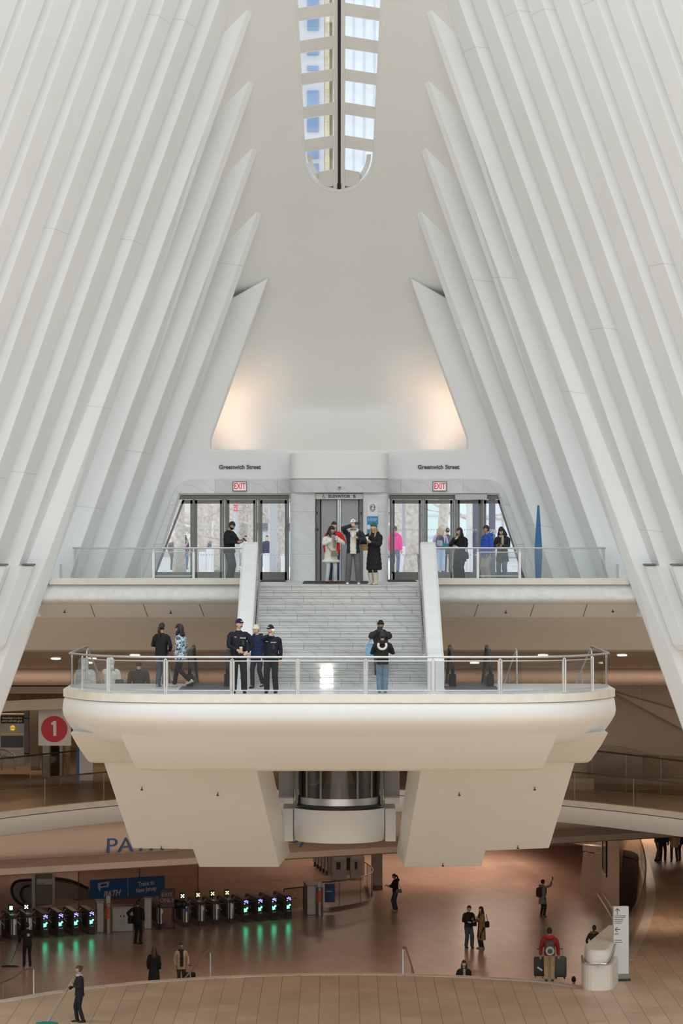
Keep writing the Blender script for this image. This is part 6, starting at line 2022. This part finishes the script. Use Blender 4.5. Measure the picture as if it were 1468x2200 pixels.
# ---- lowest hall
t, i = person('cleaner in black sweeping beside the left turnstiles, back to camera', at(59, 2076, 0), 1.72, D(200), (.012, .012, .013), (.012, .012, .013), 'brown', ('short', 'black'), l=(.1, -.2, 1.02), r=(.28, -.25, .95), vox=.012, stance=((-.12, 0), (.14, .03)), wide=1.05)
for k_ in range(3):
    pass
text('back_print', 'III', WHT, (0, .16, 1.25), .16, t, rot=(PI/2, 0, PI), depth=.003)
mop(i, at(22, 2077, 0.005), 'wide black push broom at far left on the lowest floor', (.012, .012, .012), (.04, .035, .03), 'broom', .36)
t, i = person('man in black standing with a bag in front of the steel cabinets', at(296, 2028, 0), 1.82, D(150), (.011, .011, .012), (.011, .011, .012), 'brown', ('short', 'black'), wide=1.15, sleeve=1.2, vox=.012, l=(-.25, -.05, .95), r=(.3, .05, 1.0), stance=((-.14, .03), (.15, -.03)))
shoulder_bag(i['M'] @ Vector((.32, .02, .95)), 'black bag held by the man in front of the steel cabinets', (.012, .012, .013), .14, .16, .08, D(40), strap=((-.05, 0, .14), (0, 0, .26), (.05, 0, .14)))
t, i = person('woman in a long black coat with long hair, walking away near the steps', at(331, 0, 0, 106.3), 1.66, D(170), (.011, .011, .012), BLKC, 'tan', ('long', 'brown'), hem=.36, flare=1.15, vox=.012, sleeve=1.1)
t, i = person('man in beige jacket and black vest by the steps with luggage', at(389, 0, 0, 107), 1.72, D(15), (.36, .27, .17), (.03, .025, .022), 'brown', ('short', 'black'), front=(BLKC, .075, .86, 1.46), hem=.74, vox=.012, collar=('collar', BLKC), r=(.25, -.12, .9))
suitcase(at(408, 0, 0, 106.4), 'black suitcase held by the man in the beige jacket', (.012, .012, .013), .4, .26, .7, D(20))
t, i = person('woman in black top and wide jeans reading her phone near the curved railing', at(850, 1957, 0), 1.68, D(-75), BLKC, (.045, .055, .075), 'tan', ('pony', 'black'), l=(-.08, -.34, 1.18), r=(.06, -.30, 1.16), legw=1.5, shoes=(.42, .36, .30), vox=.012, hem=.9, sleeve=1.15, head=(0, 15), collar=('hood', BLKC))
phone(hand_pt(i, -1, (0, -.05, .02)), 'phone held by the woman in wide jeans near the curved railing', D(-75), -.8)
shoulder_bag(i['M'] @ Vector((.16, .12, .95)), 'tan shoulder bag of the woman in wide jeans', (.27, .17, .11), .15, .08, .05, D(15), strap=((.1, 0, .07), (.0, -.03, .3), (-.05, -.05, .48)))
t, i = person('man in dark jacket and jeans facing the woman in the tan coat', at(1007, 2036, 0), 1.74, D(22), (.012, .012, .014), (.06, .07, .085), 'tan', ('short', 'black'), l=(-.12, -.24, 1.1), r=(.08, -.3, 1.2), legw=1.3, vox=.012, wide=1.05, head=(20, 6), stance=((-.11, 0), (.14, -.04)))
shoulder_bag(i['M'] @ Vector((.26, -.02, 1.0)), 'dark bag at the hip of the man facing the tan coat', BLKC, .1, .12, .05, 0, strap=((.03, 0, .1), (-.02, 0, .3), (-.1, 0, .42)))
t, i = person('woman in a long tan coat talking to the man in jeans', at(1035, 2038, 0), 1.72, D(-65), (.21, .14, .06), BLKC, 'tan', ('long', 'black'), l=(-.06, -.33, 1.14), r=(.08, -.22, 1.28), hem=.36, flare=.95, vox=.012, shoes=(.25, .18, .13), front=(BLKC, .05, .5, 1.46))
shoulder_bag(i['M'] @ Vector((.12, .2, 1.02)), 'black shoulder bag behind the woman in the tan coat', BLKC, .1, .13, .05, D(25), strap=((.03, 0, .1), (-.02, 0, .3), (-.05, 0, .42)))
t, i = person('woman in grey hooded coat raising a phone in the lowest hall', at(1166, 1970, 0), 1.66, D(125), (.27, .25, .24), (.03, .03, .035), 'tan', ('short', 'black'), l=(-.16, -.42, 1.66), r=(.14, -.2, 1.05), le=(-.6, .2, -.8), hem=.62, flare=1.05, vox=.012, collar=('hood', (.28, .26, .25)), shoes=(.3, .22, .15))
backpack(i, 'maroon backpack on the woman raising a phone', (.08, .03, .025))
phone(hand_pt(i, -1, (0, -.03, .06)), 'phone raised by the woman in the grey coat', D(125))
# ================================================================ STREET OUTSIDE
BARK = mat('tree_bark', (.50, .44, .40), .85, var=.25, scale=7, bump=.6)
TWIG = mat('twigs', (.56, .44, .42), .85, var=.3, scale=3)
def tree(x, y, h, r, seed, lab, zb=15.3):
    rnd = random.Random(seed)
    t = thing('street_tree', lab, 'tree', (x, y, zb), 0)
    lx, ly_ = rnd.uniform(-.15, .15), rnd.uniform(-.1, .1)
    pts = [(lx*f*f*2+rnd.uniform(-.05, .05), ly_*f, h*f) for f in [i/7 for i in range(8)]]
    pts[0] = (0, 0, -.05)
    MB().tube(pts, [r*1.25]+[r*(1-.55*i/7) for i in range(1, 8)], n=12).build('trunk', BARK, t, smooth=True)
    tw = MB(); br = MB()
    def grow(p, d, ln, rad, lev):
        n = 4
        pts = [p]
        for i in range(n):
            d = (d+Vector((rnd.uniform(-.3, .3), rnd.uniform(-.3, .3), rnd.uniform(-.15, .22)))).normalized()
            pts.append(pts[-1]+d*ln/n)
        (br if lev < 2 else tw).tube(pts, [rad*(1-.6*i/n) for i in range(n+1)], n=5 if lev < 2 else 3)
        if lev < 3:
            for i in range(4 if lev < 2 else 3):
                q = pts[rnd.randint(1, n)]
                dd = (d+Vector((rnd.uniform(-1, 1), rnd.uniform(-1, 1), rnd.uniform(-.5, .6)))).normalized()
                grow(q, dd, ln*rnd.uniform(.5, .75), rad*.5, lev+1)
    for i in range(7):
        f = rnd.uniform(.3, 1)
        k = min(7, int(f*7))
        a = rnd.uniform(0, 2*PI)
        grow(Vector(pts[k]), Vector((math.cos(a), math.sin(a)*.6, rnd.uniform(.05, .7))), h*.42, r*.35, 0)
    br.build('branches', BARK, t)
    o = tw.build('twigs', TWIG, t); o['kind'] = 'stuff'
    return t
TR = [(386, 104, .23, 'grey tree trunk seen through the slanted left pane'), (430, 112, .26, 'thick pale tree trunk seen through the second left pane'), (465, 125, .22, 'tree trunk right of the thick pale one, second left pane'), (500, 133, .22, 'slim tree behind the man with the phone'),
      (541, 118, .2, 'pale tree trunk at the right edge of the third left pane'), (603, 103, .27, 'knotty tree trunk in the last left pane by the column'), (858, 118, .2, 'dark slim tree at the left of the first right pane'), (889, 100, .33, 'wide speckled tree trunk in the first right pane'),
      (953, 112, .24, 'tree trunk behind the purple top in the second right pane'), (446, 150, .25, 'far tree with reddish twigs in the second left pane'), (520, 152, .25, 'far tree with reddish twigs in the third left pane'), (585, 148, .22, 'far tree with reddish twigs in the last left pane'), (1012, 140, .2, 'far slim tree in the open doorway pane')]
for j, (u, y, r, lab) in enumerate(TR):
    tree(X(u, y), y, 7.5 if y < 130 else 8.5, r, 11+j*3, lab, 15.68 if y < 103 else 15.26)
# steel bollards
BOL = mat('bollard_steel', (.82, .81, .84), .4, .2)
k = 0
for u0, u1, v0, v1, lab in ((428, 443, 1186, 1226, 'pale bollard in the second left pane'), (443, 459, 1178, 1226, 'wide pale bollard beside the other one in the second left pane'), (499, 512, 1186, 1224, 'pale bollard right of the man with the phone'), (566, 583, 1189, 1228, 'pale bollard in the last left pane'),
                       (856, 871, 1174, 1227, 'pale bollard in the first right pane'), (922, 934, 1186, 1224, 'pale bollard beside the purple top'), (1001, 1016, 1175, 1224, 'pale bollard in the open doorway pane'), (604, 614, 1190, 1228, 'narrow pale bollard by the column')):
    y = 102
    o = MB().box(X(u0, y), X(u1, y), y, y+.35, 15.66, Z(v0, y), bev=.03).build('bollard', BOL)
    tag(o, lab, 'bollard')
# hedges
LEAF = mat('hedge_green', (.20, .32, .10), .7, var=.4, scale=12)
for u0, u1, lab in ((459, 478, 'low green hedge in the second left pane'), (510, 530, 'low green hedge in the third left pane'), (582, 600, 'low green hedge in the last left pane')):
    y = 106
    rnd = random.Random(u0)
    m = MB()
    x0, x1 = X(u0, y), X(u1, y)
    for i in range(420):
        c = Vector((rnd.uniform(x0, x1), y+rnd.uniform(-.3, .3), 15.26+abs(rnd.gauss(.25, .14))))
        a = rnd.uniform(0, PI); d1 = Vector((math.cos(a), math.sin(a), rnd.uniform(-.5, .8))).normalized()*.05; d2 = Vector((-math.sin(a), math.cos(a), rnd.uniform(-.6, .6))).normalized()*.022
        m.rings([[c-d1, c+d2, c+d1, c-d2], [c-d1+Vector((0, 0, .004)), c+d2+Vector((0, 0, .004)), c+d1+Vector((0, 0, .004)), c-d2+Vector((0, 0, .004))]])
    m.box(x0, x1, y-.22, y+.22, 15.25, 15.4)
    o = m.build('hedge', LEAF)
    tag(o, lab, 'hedge', kind=None)
# street sign and poles
y = 99
t = thing('street_sign', 'red and white parking sign on a steel pole in the third left pane', 'sign', (X(507, y), y, 15.68))
MB().tube([(0, .08, 0), (0, .08, 3.2)], .07, 8).build('pole', mat('pole_grey', (.5, .5, .54), .4, .3), t)
for v0, v1 in ((1077, 1087), (1089, 1098)):
    pl_ = MB().box(-.085, .085, -.03, .0, Z(v1, y)-15.68, Z(v0, y)-15.68).build('plate', mat('sign_red', (.75, .04, .06), .5), t)
    text('lettering', 'NO', WHT, (0, -.035, (Z(v1, y)+Z(v0, y))/2-15.68), .12, pl_, depth=.003)
for u, y, w, lab, cc in ((587, 101, .13, 'pale grey lamp post in the last left pane', (.42, .42, .46)), (873, 108, .16, 'violet grey lamp post in the first right pane', (.36, .34, .40)), (1026, 103, .16, 'dark blue-grey post in the open doorway pane', (.07, .07, .11)), (1058, 106, .12, 'dark post in the slanted right pane', (.07, .07, .11)), (1008, 112, .1, 'white post in the open doorway pane', (.6, .6, .62))):
    o = MB().box(X(u, y)-w, X(u, y)+w, y, y+2*w, 15.25, 22, bev=.03).build('lamp_post', mat('post_%d' % u, cc, .5))
    tag(o, lab, 'post')
# kiosk
t = thing('kiosk', 'dark-roofed glass kiosk far behind the last left pane', 'kiosk', (X(580, 150), 150, 15.25))
MB().box(-1.0, 1.2, 0, 1.5, 1.9, 2.3).build('roof', mat('kiosk_dark', (.12, .13, .15), .5), t)
MB().box(-.9, 1.1, .1, 1.4, 0, 1.9).build('walls', mat('kiosk_glass', (.45, .55, .6), .2), t)
# buildings across the street
def facade(name, u0, u1, y, h, base, lines, lab, sx=1.2, sz=3.2, zb=15.25, dep=14, kind=True):
    t = thing(name, lab, 'building', ((X(u0, y)+X(u1, y))/2, y, zb))
    w = X(u1, y)-X(u0, y)
    MB().box(-w/2, w/2, 0, dep, 0, h).build('walls', base, t)
    m = MB()
    n = max(2, int(w/sx))
    for i in range(n+1): m.box(-w/2+w*i/n-.05, -w/2+w*i/n+.05, -.08, 0, 0, h)
    for i in range(int(h/sz)+1): m.box(-w/2, w/2, -.08, 0, i*sz, i*sz+.12)
    m.build('facade_grid', lines, t)
    return t
facade('glass_building', 905, 1010, 185, 60, mat('glass_facade', (.72, .84, .84), .3, var=.1, scale=.2), mat('facade_lines', (.62, .68, .68), .5), 'pale green glass building behind the right hand doors', 1.6, 1.4)
facade('office_building', 1012, 1150, 190, 60, mat('office_facade', (.74, .73, .78), .5, var=.12, scale=.3), mat('facade_lines2', (.4, .4, .45), .5), 'grey gridded building behind the far right pane', 2.2, 2.6)
facade('office_building', 835, 892, 195, 58, mat('pale_facade', (.86, .84, .86), .5, var=.1, scale=.3), mat('facade_lines3', (.62, .6, .62), .5), 'pale building behind the first right pane', 2.4, 3)
facade('stone_building', 350, 490, 200, 20, mat('stone_facade', (.78, .70, .70), .6, var=.15, scale=.4), mat('facade_lines4', (.66, .58, .59), .5), 'rosy stone building behind the left hand doors', 2.6, 3)
facade('stone_building', 497, 592, 205, 20, mat('stone_facade2', (.84, .78, .80), .6, var=.15, scale=.4), mat('facade_lines4', (.66, .58, .59), .5), 'greyish stone building behind the right half of the left hand doors', 2.6, 3)
# towers seen through the roof slot
y = 190
t = thing('tower', 'pale tower with blue windows seen through the left of the roof slot', 'tower', (X(664, y), y, 15.25))
x0, x1 = X(596, y)-X(664, y), X(696, y)-X(664, y)
MB().box(x0, x1, 0, 20, 0, 48).build('walls', mat('tower_pale', (.70, .70, .76), .5, var=.06, scale=.3), t)
WB = mat('window_blue', (.25, .38, .62), .3, var=.15, scale=.6)
for v0, v1 in ((-60, -10), (-2, 12), (34, 65), (105, 118), (142, 152), (195, 228), (250, 283), (310, 340), (352, 372), (384, 398)):
    MB().box(X(660, y)-X(664, y), X(684, y)-X(664, y), -.15, .05, Z(v1, y)-15.25, Z(v0, y)-15.25).build('window', WB, t)
t = thing('tower', 'narrow beige brick tower edge beside the dark ridge of the roof slot', 'tower', (X(704, 175), 175, 15.25))
MB().box(X(698, 175)-X(704, 175), X(708, 175)-X(704, 175), 0, 12, 0, 46).build('walls', tiles('beige_brick', (.62, .53, .36), 1.2, .5, mortar=(.4, .33, .2), axis='XZ', rough=.7, var=.1), t)
MB().box(X(708, 175)-X(704, 175), X(715, 175)-X(704, 175), .6, 12, 0, 46).build('shaded_wall', mat('shaded_brick', (.26, .21, .16), .8, var=.15), t)  # darker brick colour carries the shade on this side of the tower
facade('tower', 738, 850, 240, 60, mat('tower_white', (.80, .82, .86), .5), mat('tower_lines', (.62, .65, .72), .5), 'white ribbed tower seen through the right of the roof slot', .8, 90)
# ---- passers-by outside
ZS1, ZS2 = 15.68, 15.26
t, i = person('passer-by in lilac top and pale jeans outside, back to the doors', at(946, 0, ZS1, 101.5), 1.66, D(175), (.46, .34, .55), (.40, .50, .66), 'fair', ('shag', 'blond'), vox=.013, legw=1.35, l=(-.1, -.2, 1.35), r=(.1, -.2, 1.35))
backpack(i, 'black and white backpack on the passer-by in lilac', (.06, .06, .08), .15, .2, 1.2, col2=(.3, .3, .34))
shoulder_bag(i['M'] @ Vector((-.1, .24, 1.02)), 'teal pouch on the back of the passer-by in lilac', (.03, .16, .17), .18, .11, .06, 0, strap=((.1, 0, .08), (.12, -.05, .2), (.12, -.1, .3)))
person('passer-by in dark clothes beside the one in lilac', at(962, 0, ZS1, 102.4), 1.62, D(170), (.10, .10, .13), (.09, .09, .10), 'fair', ('short', 'brown'), vox=.014)
person('passer-by in a bright pink jacket outside the first right pane', at(849, 0, ZS1, 101), 1.68, D(160), (.85, .05, .32), (.14, .18, .28), 'fair', ('short', 'brown'), vox=.014, collar=('hood', (.85, .05, .32)), sleeve=1.1)
for u, y, H, tc_, lc, lab, rz, hr in ((397, 140, 1.66, (.12, .03, .09), (.08, .16, .33), 'passer-by in maroon top and jeans in the slanted left pane', 150, ('curly', 'black')),
                                (372, 138, 1.6, (.15, .13, .13), (.1, .1, .12), 'passer-by partly hidden by the slanted left frame', 20, ('short', 'blond')),
                                (457, 142, 1.65, (.10, .10, .16), (.04, .04, .06), 'passer-by in slate jacket left of the man with the phone', 170, ('short', 'blond')),
                                (467, 144, 1.66, (.07, .06, .10), (.03, .03, .05), 'passer-by in dark jacket just behind the man with the phone', 20, ('long', 'brown')),
                                (528, 140, 1.66, (.62, .58, .56), (.4, .4, .44), 'passer-by in cream top in the third left pane', 10, ('short', 'brown')),
                                (538, 148, 1.5, (.5, .42, .36), (.3, .28, .28), 'stooping passer-by in beige right of the one in cream', -30, ('short', 'brown')),
                                (574, 136, 1.68, (.05, .05, .09), (.03, .03, .05), 'passer-by in navy jacket in the last left pane', 5, ('short', 'brown')),
                                (596, 146, 1.6, (.05, .05, .07), (.03, .03, .04), 'passer-by in black behind the knotty tree', 0, ('short', 'black'))):
    person(lab, at(u, 0, ZS2, y), H, D(rz), tc_, lc, 'fair', hr, vox=.016, sleeve=1.1)
